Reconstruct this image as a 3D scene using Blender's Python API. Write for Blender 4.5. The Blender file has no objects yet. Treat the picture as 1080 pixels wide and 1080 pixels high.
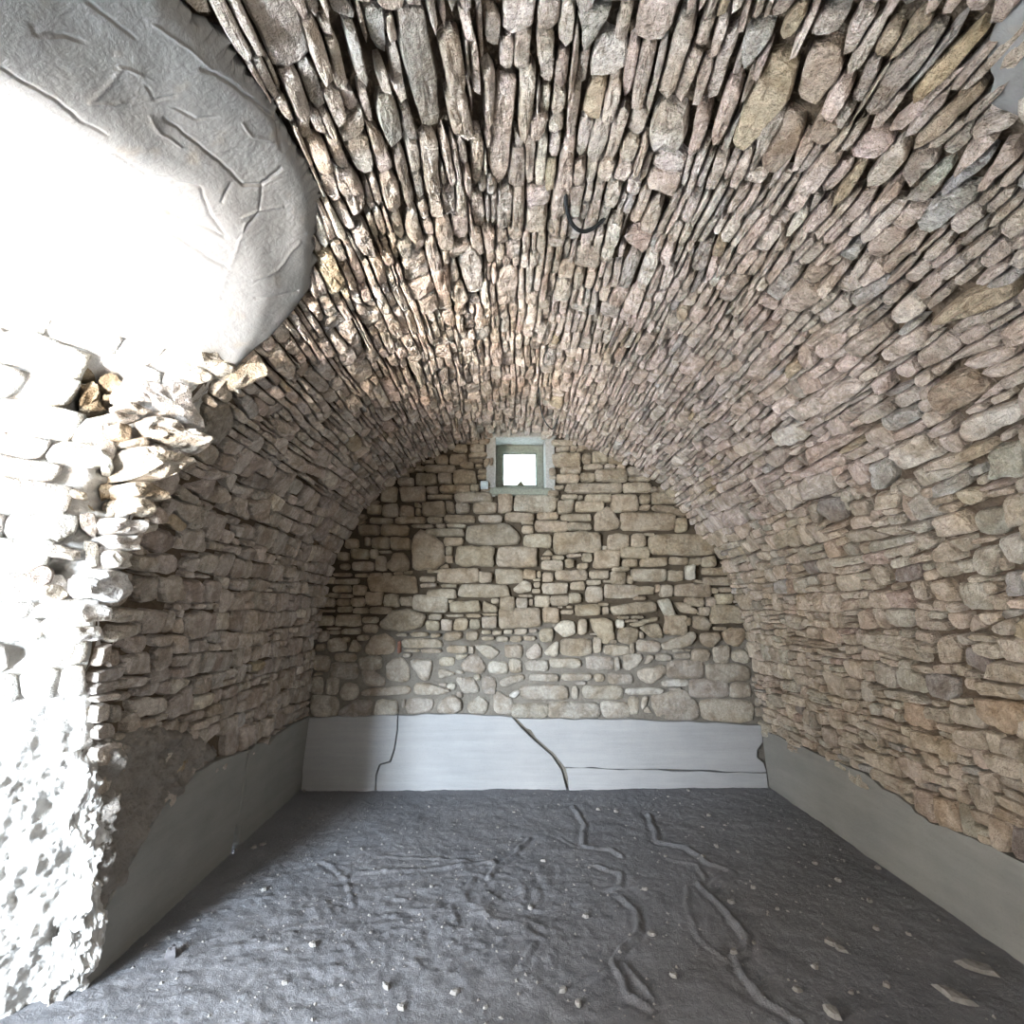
import bpy, math, random
import numpy as np
from mathutils import Vector

# ------------------------------------------------------------------ camera, world, light
SC = bpy.context.scene
COL = SC.collection
F, CAMH = 540.0, 1.55
PITCH, YAW = math.radians(10.3), math.radians(-1.0)
cam_d = bpy.data.cameras.new('camera'); cam = bpy.data.objects.new('camera', cam_d); COL.objects.link(cam)
cam.location = (0, 0, CAMH); cam.rotation_euler = (math.pi/2 + PITCH, 0, YAW)
cam_d.sensor_width = 36; cam_d.lens = 36*F/1080; cam_d.clip_start = .02
SC.camera = cam

world = bpy.data.worlds.new('sky'); SC.world = world; world.use_nodes = True
bg = world.node_tree.nodes['Background']
bg.inputs['Color'].default_value = (.80, .90, 1.0, 1); bg.inputs['Strength'].default_value = 112.0

DOOR = (-3.35, -2.45, -1.35, 2.35)       # x0, x1, y and height of the outer doorway, behind and to the left
def area(name, loc, rot, sx, sy, color, power, portal=False):
    d = bpy.data.lights.new(name, 'AREA'); d.shape = 'RECTANGLE'; d.size = sx; d.size_y = sy
    d.color = color; d.energy = power
    if portal: d.cycles.is_portal = True
    o = bpy.data.objects.new(name, d); COL.objects.link(o); o.location = loc; o.rotation_euler = rot
    return o
area('door_portal', ((DOOR[0]+DOOR[1])/2, DOOR[2]-.02, DOOR[3]/2+.21), (math.pi/2, 0, 0), DOOR[1]-DOOR[0], DOOR[3]-.42, (1, 1, 1), 1, True)
area('sunlit_ground', (-3.0, -2.15, -.03), (math.pi, 0, 0), 1.8, 1.2, (1.0, .83, .69), 6600)
area('side_fill_light', (2.06, -1.2, 1.45), (0, math.pi/2, 0), 1.2, 1.1, (1.0, .93, .84), 56)  # unseen fill lamp, added to brighten the left wall
area('passage_fill_light', (-3.57, -.45, .95), (0, -math.pi/2, 0), 1.0, 1.1, (1.0, .85, .72), 110)  # added fill lamp, stands in for sun bounce off the passage wall

vs = SC.view_settings
vs.view_transform = 'Standard'; vs.look = 'None'; vs.gamma = 1; vs.use_curve_mapping = False; vs.exposure = 0.95
try:
    SC.cycles.use_denoising = True
    SC.cycles.max_bounces = 8; SC.cycles.diffuse_bounces = 6
    SC.cycles.sample_clamp_indirect = 6
except Exception: pass

# ------------------------------------------------------------------ noise and camera maths
def _hash(i, j, k, seed):
    h = (i*374761393 + j*668265263 + k*2147483647 + seed*1274126177) & 0xffffffff
    h = ((h ^ (h >> 13))*1274126177) & 0xffffffff
    h = ((h ^ (h >> 16))*2246822519) & 0xffffffff
    return ((h ^ (h >> 15)) & 0xffffff)/float(0xffffff)*2 - 1
def vnoise(x, y, z=0.0, seed=0):
    x, y, z = np.broadcast_arrays(np.asarray(x, float), np.asarray(y, float), np.asarray(z, float))
    xi, yi, zi = np.floor(x).astype(np.int64), np.floor(y).astype(np.int64), np.floor(z).astype(np.int64)
    fx, fy, fz = x-xi, y-yi, z-zi
    fx, fy, fz = fx*fx*(3-2*fx), fy*fy*(3-2*fy), fz*fz*(3-2*fz)
    r = 0
    for a in (0, 1):
        for b in (0, 1):
            for c in (0, 1):
                w = (fx if a else 1-fx)*(fy if b else 1-fy)*(fz if c else 1-fz)
                r = r + w*_hash(xi+a, yi+b, zi+c, seed)
    return r
def fbm(x, y, z=0.0, seed=0, oct=4, gain=.5):
    r, a, f = 0, 1.0, 1.0
    for o in range(oct):
        r = r + a*vnoise(np.asarray(x)*f, np.asarray(y)*f, np.asarray(z)*f, seed+o*17); a *= gain; f *= 2.03
    return r

cp, sp, cy_, sy_ = math.cos(PITCH), math.sin(PITCH), math.cos(YAW), math.sin(YAW)
def project(P):
    P = np.asarray(P, float) - np.array([0, 0, CAMH])
    x = P[..., 0]*cy_ + P[..., 1]*sy_; y = -P[..., 0]*sy_ + P[..., 1]*cy_; z = P[..., 2]
    f = y*cp + z*sp; u = -y*sp + z*cp
    f = np.where(f < .05, .05, f)
    return np.stack([540 + F*x/f, 540 - F*u/f], -1)
def ray(x, y):
    a, b, c = (x-540)/F, 1.0, -(y-540)/F
    b, c = b*cp - c*sp, b*sp + c*cp
    return np.array([a*cy_ - b*sy_, a*sy_ + b*cy_, c])
def on_floor(x, y):
    d = ray(x, y); t = -CAMH/d[2]; return d[0]*t, d[1]*t
def on_plane_y(x, y, Y):
    d = ray(x, y); t = Y/d[1]; return d[0]*t, CAMH + d[2]*t

# ------------------------------------------------------------------ the shape of the place
BACK = 4.76
PR = [(-1.74,0),(-1.725,.55),(-1.70,1.12),(-1.614,1.75),(-1.43,2.23),(-1.16,2.62),(-.74,2.95),(-.285,3.14),(.17,3.215),(.80,3.08),(1.42,2.76),(1.79,2.35),(2.04,1.95),(2.18,1.53),(2.27,1.03),(2.31,.5),(2.33,0)]
def catmull(P, n=30):
    P = np.array(P, float); P = np.vstack([2*P[0]-P[1], P, 2*P[-1]-P[-2]]); out = []
    for i in range(1, len(P)-2):
        a, b, c, d = P[i-1:i+3]
        for k in range(n):
            t = k/n
            out.append(.5*(2*b + (c-a)*t + (2*a-5*b+4*c-d)*t*t + (3*b-a-3*c+d)*t**3))
    out.append(P[-2]); return np.array(out)
PQ = catmull(PR)
PS = np.r_[0, np.cumsum(np.hypot(*np.diff(PQ, axis=0).T))]
STOT = PS[-1]
PT = np.gradient(PQ, PS, axis=0); PT /= np.linalg.norm(PT, axis=1)[:, None]
def smooth1(P, k=25):
    pad = np.vstack([np.repeat(P[:1], k, 0), P, np.repeat(P[-1:], k, 0)])
    return np.stack([np.convolve(pad[:, i], np.ones(2*k+1)/(2*k+1), 'valid') for i in range(P.shape[1])], 1)
PT = smooth1(PT, 12)
def prof(s):
    s = np.asarray(s, float)
    x, z = np.interp(s, PS, PQ[:, 0]), np.interp(s, PS, PQ[:, 1])
    tx, tz = np.interp(s, PS, PT[:, 0]), np.interp(s, PS, PT[:, 1])
    l = np.hypot(tx, tz)
    return x, z, tz/l, -tx/l                        # position and the normal that points into the room
kz = np.argmax(PQ[:, 1])
def xleft(z): return np.interp(z, PQ[:kz, 1], PQ[:kz, 0])
def sleft(z): return np.interp(z, PQ[:kz, 1], PS[:kz])
def yj(z):                                           # where the splayed jamb cuts the left wall
    return np.interp(z, [0, .7, 1.3, 2.0, 2.35, 2.63, 2.7], [2.42, 2.34, 2.20, 2.16, 2.17, 2.07, 2.03])

class Chart:
    def __init__(s, fn, u, v): s.fn, s.u, s.v = fn, u, v; s.grid = None
    def pt(s, u, v, h=0.0): return s.fn(np.asarray(u, float), np.asarray(v, float), np.asarray(h, float))
    def unproject(s, x, y):
        if s.grid is None:
            U, V = np.meshgrid(np.linspace(*s.u, 90), np.linspace(*s.v, 90))
            P = s.pt(U, V, 0*U); s.grid = (U, V, project(P), P[..., 1] > .2)
        U, V, G, ok = s.grid
        d = np.hypot(G[..., 0]-x, G[..., 1]-y) + (~ok)*1e6
        i = np.unravel_index(np.argmin(d), d.shape); u, v = U[i], V[i]
        for _ in range(6):
            e = 1e-4
            p = project(s.pt(u, v)); pu = (project(s.pt(u+e, v))-p)/e; pv = (project(s.pt(u, v+e))-p)/e
            J = np.array([[pu[0], pv[0]], [pu[1], pv[1]]]); r = np.array([x-p[0], y-p[1]])
            try: q = np.linalg.solve(J, r)
            except Exception: break
            q = np.clip(q, -.15, .15); u += q[0]; v += q[1]
        return u, v
def _barrel(u, v, h):
    x, z, nx, nz = prof(v)
    return np.stack(np.broadcast_arrays(x+nx*h, u, z+nz*h), -1)
def _back(u, v, h): return np.stack(np.broadcast_arrays(u, BACK-h, v), -1)
def _jamb(u, v, h):                                  # u = -distance outwards along the splay
    return np.stack(np.broadcast_arrays(xleft(v)+.8*u+.6*h, yj(v)+.6*u-.8*h, v), -1)
def _corner(u, v, h):
    return np.stack(np.broadcast_arrays(xleft(v)+.45*u+.89*h, yj(v)+.89*u-.45*h, v), -1)
BARREL = Chart(_barrel, (.4, 4.8), (0, STOT))
BACKW = Chart(_back, (-1.8, 2.4), (0, 3.3))
JAMB = Chart(_jamb, (-1.2, 0), (0, 2.65))
JAMBIN = Chart(lambda u, v, h: _jamb(u, v, h-.085), (-1.2, 0), (0, 2.65))
CORNER = Chart(_corner, (-.5, .5), (0, 2.65))

# plaster outline on the vault, in (y, s): edge against the stones, and the groin of the doorway vault
RIM = [(2.10,2.70),(2.09,2.80),(2.07,2.97),(1.98,3.16),(1.73,3.30),(1.51,3.37),(1.27,3.36),(1.10,3.32),(.98,3.27),(.72,3.17),(.42,2.95),(.18,2.6),(.03,2.1),(-.05,1.2),(-.06,0)]
GROIN = [(2.06,2.72),(2.03,2.76),(1.98,2.84),(1.84,2.95),(1.65,3.01),(1.52,3.02),(1.37,3.00),(1.20,2.91),(.97,2.81),(.74,2.70),(.50,2.5),(.30,2.2),(.17,1.8),(.11,1.1),(.10,0)]
RIMC = catmull(RIM, 16); GROINC = catmull(GROIN, 16)
FORBID = np.vstack([RIMC, [[1.9, 0], [1.9, 2.6]]])
def in_poly(p, P):
    x, y = p; x1, y1 = P[:, 0], P[:, 1]; x2, y2 = np.roll(x1, 1), np.roll(y1, 1)
    m = (y1 > y) != (y2 > y)
    if not m.any(): return False
    x1, y1, x2, y2 = x1[m], y1[m], x2[m], y2[m]
    return bool(np.count_nonzero(x < (x2-x1)*(y-y1)/(y2-y1)+x1) % 2)
def nearest_on(p, P):
    A = P[:-1]; E = P[1:]-A; t = np.clip(((p-A)*E).sum(1)/np.maximum((E*E).sum(1), 1e-12), 0, 1)
    Q = A+E*t[:, None]; i = np.argmin(((Q-p)**2).sum(1)); return Q[i]

# ------------------------------------------------------------------ materials
def new_mat(name):
    m = bpy.data.materials.new(name); m.use_nodes = True
    nt = m.node_tree; b = nt.nodes['Principled BSDF']; b.inputs['Roughness'].default_value = .95
    b.inputs['Specular IOR Level'].default_value = .15
    return m, nt, b
def N(nt, t, **kw):
    n = nt.nodes.new(t)
    for k, v in kw.items():
        if k in n.inputs: n.inputs[k].default_value = v
        else: setattr(n, k, v)
    return n
def mixc(nt, fac, a, b, mode='MIX'):
    m = nt.nodes.new('ShaderNodeMix'); m.data_type = 'RGBA'; m.blend_type = mode
    for s, v in ((0, fac), (6, a), (7, b)):
        if hasattr(v, 'links') or hasattr(v, 'is_output'): nt.links.new(v, m.inputs[s])
        elif s == 0: m.inputs[0].default_value = v
        else: m.inputs[s].default_value = (*v, 1)
    return m.outputs[2]
def noise(nt, pos, scale, detail=4, rough=.55, dist=0.0):
    n = N(nt, 'ShaderNodeTexNoise', Scale=scale, Detail=detail, Roughness=rough, Distortion=dist)
    nt.links.new(pos, n.inputs['Vector']); return n.outputs['Fac']
def ramp(nt, v, lo, hi, a=0.0, b=1.0):
    n = N(nt, 'ShaderNodeMapRange'); n.inputs['From Min'].default_value = lo; n.inputs['From Max'].default_value = hi
    n.inputs['To Min'].default_value = a; n.inputs['To Max'].default_value = b
    nt.links.new(v, n.inputs['Value']); return n.outputs[0]
def math2(nt, op, a, b):
    n = nt.nodes.new('ShaderNodeMath'); n.operation = op
    for i, v in ((0, a), (1, b)):
        if hasattr(v, 'is_output'): nt.links.new(v, n.inputs[i])
        else: n.inputs[i].default_value = v
    return n.outputs[0]
def bump(nt, b, h, dist, strength=1.0):
    n = N(nt, 'ShaderNodeBump', Strength=strength, Distance=dist); nt.links.new(h, n.inputs['Height'])
    nt.links.new(n.outputs[0], b.inputs['Normal'])
def position(nt): return nt.nodes.new('ShaderNodeNewGeometry').outputs['Position']

def stone_material():
    m, nt, b = new_mat('limestone'); p = position(nt)
    at = N(nt, 'ShaderNodeAttribute', attribute_name='col').outputs['Color']
    big = noise(nt, p, 9, 5, .6, .4); mid = noise(nt, p, 42, 4, .65); fine = noise(nt, p, 260, 2, .6)
    c = mixc(nt, ramp(nt, big, .40, .62), at, (.66, .62, .57), 'MULTIPLY')
    c = mixc(nt, ramp(nt, mid, .46, .66, 0, .55), c, (1.5, 1.5, 1.5), 'MULTIPLY')
    c = mixc(nt, ramp(nt, fine, .36, .44, .55, 0), c, (.35, .32, .30), 'MULTIPLY')
    c = mixc(nt, ramp(nt, noise(nt, p, 3.3, 3), .52, .70, 0, .6), c, (.98, .91, .80), 'MULTIPLY')
    nt.links.new(c, b.inputs['Base Color'])
    h = math2(nt, 'ADD', math2(nt, 'MULTIPLY', mid, .7), math2(nt, 'MULTIPLY', noise(nt, p, 110, 4, .7), .5))
    h = math2(nt, 'ADD', h, math2(nt, 'MULTIPLY', big, 1.2))
    bump(nt, b, h, .030, .95)
    return m
def mortar_material(name, c1, c2, c3, d=.03):
    m, nt, b = new_mat(name); p = position(nt)
    a = noise(nt, p, 6, 5, .6); f = noise(nt, p, 60, 5, .7)
    c = mixc(nt, ramp(nt, a, .35, .65), c1, c2); c = mixc(nt, ramp(nt, f, .5, .75, 0, .6), c, c3)
    nt.links.new(c, b.inputs['Base Color'])
    bump(nt, b, math2(nt, 'ADD', f, math2(nt, 'MULTIPLY', a, .8)), d, .9)
    return m
def concrete_material(name, c1, c2, streak):
    m, nt, b = new_mat(name); p = position(nt)
    mp = N(nt, 'ShaderNodeMapping'); mp.inputs['Scale'].default_value = streak; nt.links.new(p, mp.inputs['Vector'])
    a = noise(nt, p, 3.0, 5, .6); s = noise(nt, mp.outputs[0], 6, 5, .65); f = noise(nt, p, 90, 4, .7)
    c = mixc(nt, ramp(nt, a, .3, .7), c1, c2)
    c = mixc(nt, ramp(nt, s, .4, .7, 0, .35), c, tuple(x*1.25 for x in c2))
    c = mixc(nt, ramp(nt, f, .58, .75, 0, .35), c, tuple(x*.6 for x in c1))
    nt.links.new(c, b.inputs['Base Color'])
    bump(nt, b, math2(nt, 'ADD', math2(nt, 'MULTIPLY', s, .8), math2(nt, 'MULTIPLY', f, .35)), .008, .6)
    return m
def plaster_material():
    m, nt, b = new_mat('plaster'); p = position(nt)
    a = noise(nt, p, 2.2, 5, .6, .6); f = noise(nt, p, 75, 4, .7)
    c = mixc(nt, ramp(nt, a, .3, .7), (.17, .172, .17), (.205, .207, .203))
    c = mixc(nt, ramp(nt, noise(nt, p, 7, 3), .62, .72, 0, .4), c, (.22, .185, .14))
    nt.links.new(c, b.inputs['Base Color'])
    h = math2(nt, 'ADD', noise(nt, p, 7, 6, .62, .3), math2(nt, 'MULTIPLY', noise(nt, p, 26, 5, .65, .5), .45))
    h = math2(nt, 'ADD', h, math2(nt, 'MULTIPLY', f, .12))
    bump(nt, b, h, .011, .6)
    return m
def plain(name, c, rough=.8, metal=0.0, bscale=0, bdist=.002):
    m, nt, b = new_mat(name); b.inputs['Roughness'].default_value = rough; b.inputs['Metallic'].default_value = metal
    p = position(nt); f = noise(nt, p, 45, 4, .65)
    nt.links.new(mixc(nt, ramp(nt, f, .3, .7), tuple(x*.75 for x in c), tuple(min(1, x*1.15) for x in c)), b.inputs['Base Color'])
    if bscale: bump(nt, b, noise(nt, p, bscale, 5, .65), bdist, .8)
    return m
def dust_material():
    m, nt, b = new_mat('dust_floor'); p = position(nt)
    a = noise(nt, p, 1.6, 5, .6); f = noise(nt, p, 130, 4, .75); g = noise(nt, p, 34, 5, .7)
    c = mixc(nt, ramp(nt, a, .3, .7), (.145, .152, .168), (.190, .197, .214))
    c = mixc(nt, ramp(nt, f, .56, .72, 0, .5), c, (.33, .335, .35))
    c = mixc(nt, ramp(nt, f, .28, .40, .45, 0), c, (.10, .10, .11))
    nt.links.new(c, b.inputs['Base Color'])
    bump(nt, b, math2(nt, 'ADD', math2(nt, 'MULTIPLY', f, .45), g), .014, .8)
    return m
def pointing_material(name, c1, c2, c3, d=.03):
    m, nt, b = new_mat(name); p = position(nt)
    a = noise(nt, p, 6, 5, .6); f = noise(nt, p, 60, 5, .7)
    sep = N(nt, 'ShaderNodeSeparateXYZ'); nt.links.new(p, sep.inputs[0])
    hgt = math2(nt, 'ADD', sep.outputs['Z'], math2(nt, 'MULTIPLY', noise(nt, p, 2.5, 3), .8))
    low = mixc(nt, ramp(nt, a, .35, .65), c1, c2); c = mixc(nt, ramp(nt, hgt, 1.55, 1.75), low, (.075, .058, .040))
    c = mixc(nt, ramp(nt, f, .5, .75, 0, .6), c, c3); nt.links.new(c, b.inputs['Base Color'])
    bump(nt, b, math2(nt, 'ADD', f, math2(nt, 'MULTIPLY', a, .8)), d, .9)
    return m
M = dict(
    stone=stone_material(),
    joint=mortar_material('brown_earth_mortar', (.12, .092, .066), (.175, .138, .102), (.07, .053, .038)),
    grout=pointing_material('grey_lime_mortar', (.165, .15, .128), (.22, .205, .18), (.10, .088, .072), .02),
    lime=mortar_material('limewashed_rubble', (.44, .435, .42), (.52, .515, .50), (.36, .34, .31), .012),
    rough=mortar_material('rough_mortar', (.24, .22, .20), (.33, .31, .285), (.15, .135, .12), .04),
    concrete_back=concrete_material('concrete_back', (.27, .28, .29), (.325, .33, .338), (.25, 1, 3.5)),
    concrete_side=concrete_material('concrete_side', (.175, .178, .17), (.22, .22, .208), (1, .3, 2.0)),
    plaster=plaster_material(), dust=dust_material(),
    wood=plain('weathered_wood', (.21, .22, .18), .85, 0, 60, .004), lintel=plain('lintel_cement', (.33, .33, .31), .9, 0, 40, .004),
    cable=plain('black_rubber', (.018, .02, .022), .5), box=plain('pale_blue_plastic', (.45, .52, .55), .5),
    leaf=plain('dry_leaf', (.09, .085, .055), .8), chip=plain('chip_stone', (.25, .247, .24), .9, 0, 70, .004),
    darkchip=plain('dark_pebble', (.10, .10, .11), .9, 0, 70, .004), outside=plain('outside_ground', (.45, .40, .33), .95),
    daub=plain('brown_earth', (.30, .225, .14), .95, 0, 35, .012))
def glass_material():
    m, nt, b = new_mat('dusty_glass'); out = nt.nodes['Material Output']
    t = N(nt, 'ShaderNodeBsdfTransparent'); t.inputs['Color'].default_value = (.30, .32, .32, 1)
    tr = N(nt, 'ShaderNodeBsdfTranslucent'); tr.inputs['Color'].default_value = (.30, .32, .32, 1)
    g = N(nt, 'ShaderNodeBsdfGlossy', Roughness=.15)
    m1 = N(nt, 'ShaderNodeMixShader', Fac=.5); nt.links.new(t.outputs[0], m1.inputs[1]); nt.links.new(tr.outputs[0], m1.inputs[2])
    m2 = N(nt, 'ShaderNodeMixShader', Fac=.05); nt.links.new(m1.outputs[0], m2.inputs[1]); nt.links.new(g.outputs[0], m2.inputs[2])
    nt.links.new(m2.outputs[0], out.inputs['Surface']); return m
M['glass'] = glass_material()

# ------------------------------------------------------------------ object helpers
def obj(name, V, Fc, mat, parent=None, smooth=True, centre=False, col=None, **props):
    V = np.asarray(V, float); c = V.mean(0) if centre else np.zeros(3)
    me = bpy.data.meshes.new(name); me.from_pydata((V-c).tolist(), [], Fc if isinstance(Fc, list) else Fc.tolist()); me.update()
    if smooth: me.polygons.foreach_set('use_smooth', [True]*len(me.polygons))
    me.materials.append(mat)
    if col is not None:
        a = me.attributes.new('col', 'FLOAT_COLOR', 'POINT')
        cc = np.ones((len(V), 4)); cc[:, :3] = col; a.data.foreach_set('color', cc.ravel())
    o = bpy.data.objects.new(name, me); COL.objects.link(o); o.location = c
    if parent is not None: o.parent = parent
    for k, v in props.items(): o[k] = v
    return o
def empty(name, loc, **props):
    o = bpy.data.objects.new(name, None); COL.objects.link(o); o.location = loc; o.empty_display_size = .1
    for k, v in props.items(): o[k] = v
    return o
def grid_faces(nu, nv):                              # vertices stored row by row, nu per row
    i = np.arange(nv-1)[:, None]*nu + np.arange(nu-1)[None]
    return np.stack([i, i+1, i+nu+1, i+nu], -1).reshape(-1, 4)
def box_mesh(x0, x1, y0, y1, z0, z1, bev=.004):
    # a box with chamfered edges: each corner becomes three vertices
    V, idx = [], {}
    X, Y, Z = (x0, x1), (y0, y1), (z0, z1)
    for a in (0, 1):
        for b in (0, 1):
            for c in (0, 1):
                sx, sy, sz = (1-2*a)*bev, (1-2*b)*bev, (1-2*c)*bev
                for k, q in enumerate(((X[a], Y[b]+sy, Z[c]+sz), (X[a]+sx, Y[b], Z[c]+sz), (X[a]+sx, Y[b]+sy, Z[c]))):
                    idx[a, b, c, k] = len(V); V.append(q)
    I = idx; Fc = []
    for a in (0, 1): Fc.append([I[a, 0, 0, 0], I[a, 1, 0, 0], I[a, 1, 1, 0], I[a, 0, 1, 0]])
    for b in (0, 1): Fc.append([I[0, b, 0, 1], I[1, b, 0, 1], I[1, b, 1, 1], I[0, b, 1, 1]])
    for c in (0, 1): Fc.append([I[0, 0, c, 2], I[1, 0, c, 2], I[1, 1, c, 2], I[0, 1, c, 2]])
    for b in (0, 1):
        for c in (0, 1): Fc.append([I[0, b, c, 1], I[1, b, c, 1], I[1, b, c, 2], I[0, b, c, 2]])
    for a in (0, 1):
        for c in (0, 1): Fc.append([I[a, 0, c, 0], I[a, 1, c, 0], I[a, 1, c, 2], I[a, 0, c, 2]])
    for a in (0, 1):
        for b in (0, 1): Fc.append([I[a, b, 0, 0], I[a, b, 1, 0], I[a, b, 1, 1], I[a, b, 0, 1]])
    for k in [(a, b, c) for a in (0, 1) for b in (0, 1) for c in (0, 1)]: Fc.append([I[(*k, 0)], I[(*k, 1)], I[(*k, 2)]])
    return np.array(V), Fc
def tube(P, r, n=8):
    P = np.asarray(P, float); T = np.gradient(P, axis=0); T /= np.linalg.norm(T, axis=1)[:, None]
    V, Fc = [], []; up = np.array([.3, .2, 1.0])
    for p, t in zip(P, T):
        a = np.cross(t, up); a /= np.linalg.norm(a); b = np.cross(t, a)
        for k in range(n):
            w = 2*math.pi*k/n; V.append(p + r*(a*math.cos(w)+b*math.sin(w)))
    for i in range(len(P)-1):
        for k in range(n): Fc.append([i*n+k, i*n+(k+1) % n, (i+1)*n+(k+1) % n, (i+1)*n+k])
    Fc.append(list(range(n))[::-1]); Fc.append([(len(P)-1)*n+k for k in range(n)])
    return np.array(V), Fc

# ------------------------------------------------------------------ stones
rng = random.Random(11)
def area2(P): x, y = P[:, 0], P[:, 1]; return .5*float(np.dot(x, np.roll(y, -1)) - np.dot(y, np.roll(x, -1)))
def ccw(P):
    P = np.asarray(P, float); return P if area2(P) > 0 else P[::-1].copy()
def outline(P, n, cut, gap, seed, wob):
    P = ccw(P); c = P.mean(0)
    ext = np.maximum((P.max(0)-P.min(0))/2, 1e-4)
    P = c + (P-c)*np.maximum(1-gap/ext, .5)
    for q in (cut, .25):
        A, B = P, np.roll(P, -1, 0); P = np.stack([A+(B-A)*q, B-(B-A)*q], 1).reshape(-1, 2)
    Q = np.vstack([P, P[:1]]); L = np.r_[0, np.cumsum(np.hypot(*np.diff(Q, axis=0).T))]
    t = np.linspace(0, L[-1], n, endpoint=False)
    R = np.stack([np.interp(t, L, Q[:, 0]), np.interp(t, L, Q[:, 1])], 1)
    d = R-c; ln = np.maximum(np.linalg.norm(d, axis=1), 1e-6)
    rn = np.random.RandomState(seed % 100000)
    w = rn.uniform(-1, 1, n); w = (w*.6 + (np.roll(w, 1)+np.roll(w, -1))*.35)*wob*min(ext)
    return R + d/ln[:, None]*np.minimum(w, .3*min(ext))[:, None]
def stone_mesh(P, chart, H, seed, cut=.12, gap=.005, wob=.16, base=-.065, dense=1.0, rough=1.0, flat=.10):
    P = ccw(P); ext = np.maximum((P.max(0)-P.min(0))/2, .006)
    n = int(np.clip(2*(ext[0]+ext[1])/.022*dense, 10, 30))
    R = outline(P, n, cut, gap, seed, wob); c = R.mean(0)
    a = np.maximum((R.max(0)-R.min(0))/2, .004); b = min(a)
    rs = random.Random(seed); tu, tv = rs.uniform(-1, 1), rs.uniform(-1, 1)
    spec = ((0, -9), (-.015*b, .42), (flat*b, .90), (.42*b, 1.0), (.74*b, 1.02))
    Q = np.vstack([c + (R-c)*(1 - np.minimum(ins/a, .92)) for ins, hh in spec] + [c[None]])
    hh = np.r_[np.repeat([h for _, h in spec], n), 1.0]
    nz = vnoise(Q[:, 0]*15, Q[:, 1]*15, seed*.71, 3)*.22 + vnoise(Q[:, 0]*42, Q[:, 1]*42, seed*.71, 4)*.20
    h = H*(hh + nz*rough*np.where(hh < .5, .4, 1) + .26*tu*(Q[:, 0]-c[0])/a[0] + .26*tv*(Q[:, 1]-c[1])/a[1])
    V = chart.pt(Q[:, 0], Q[:, 1], np.where(hh < 0, base, h))
    Fc = []; k = len(spec)
    for r in range(k-1):
        for i in range(n): Fc.append((r*n+i, r*n+(i+1) % n, (r+1)*n+(i+1) % n, (r+1)*n+i))
    for i in range(n): Fc.append(((k-1)*n+i, (k-1)*n+(i+1) % n, k*n))
    return V, Fc
def clip_half(P, a, n):                              # keep the side where (p-a).n >= 0
    out = []; d = (P-a)@n
    for i in range(len(P)):
        j = (i+1) % len(P)
        if d[i] >= 0: out.append(P[i])
        if (d[i] >= 0) != (d[j] >= 0): t = d[i]/(d[i]-d[j]); out.append(P[i]+(P[j]-P[i])*t)
    return np.array(out)
def hull(P):
    P = sorted(map(tuple, P)); 
    def half(pts):
        h = []
        for p in pts:
            while len(h) > 1 and (h[-1][0]-h[-2][0])*(p[1]-h[-2][1]) - (h[-1][1]-h[-2][1])*(p[0]-h[-2][0]) <= 0: h.pop()
            h.append(p)
        return h[:-1]
    return np.array(half(P)+half(P[::-1]))
def overlap_bb(A, B): return (A[0] < B[2] and B[0] < A[2] and A[1] < B[3] and B[1] < A[3])
def bb(P): return (*P.min(0), *P.max(0))
def fit(P, feats, keep=.35, minw=.018):
    """trim a stone so that it does not run into the stones already placed"""
    a0 = abs(area2(P)); B = feats.boxes; p0, p1 = P.min(0), P.max(0)
    for k in np.nonzero((B[:, 0] < p1[0]) & (B[:, 2] > p0[0]) & (B[:, 1] < p1[1]) & (B[:, 3] > p0[1]))[0]:
        Fp = feats.polys[k]; best = None; hit = True
        for i in range(len(Fp)):
            e = Fp[(i+1) % len(Fp)]-Fp[i]; l = np.hypot(*e)
            if l < 1e-6: continue
            nrm = np.array([e[1], -e[0]])/l          # outwards for counter-clockwise
            if ((P-Fp[i])@nrm >= -1e-6).all(): hit = False; break
            C = clip_half(P, Fp[i], nrm)
            if len(C) >= 3:
                A = abs(area2(C))
                if best is None or A > best[0]: best = (A, C)
        if not hit: continue
        if best is None or best[0] < keep*a0: return None
        P = best[1]
        if min(P.max(0)-P.min(0)) < minw or len(P) < 3: return None
    return P
class Placed:
    def __init__(s, polys): s.polys = polys; s.boxes = np.array([bb(P) for P in polys])
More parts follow.
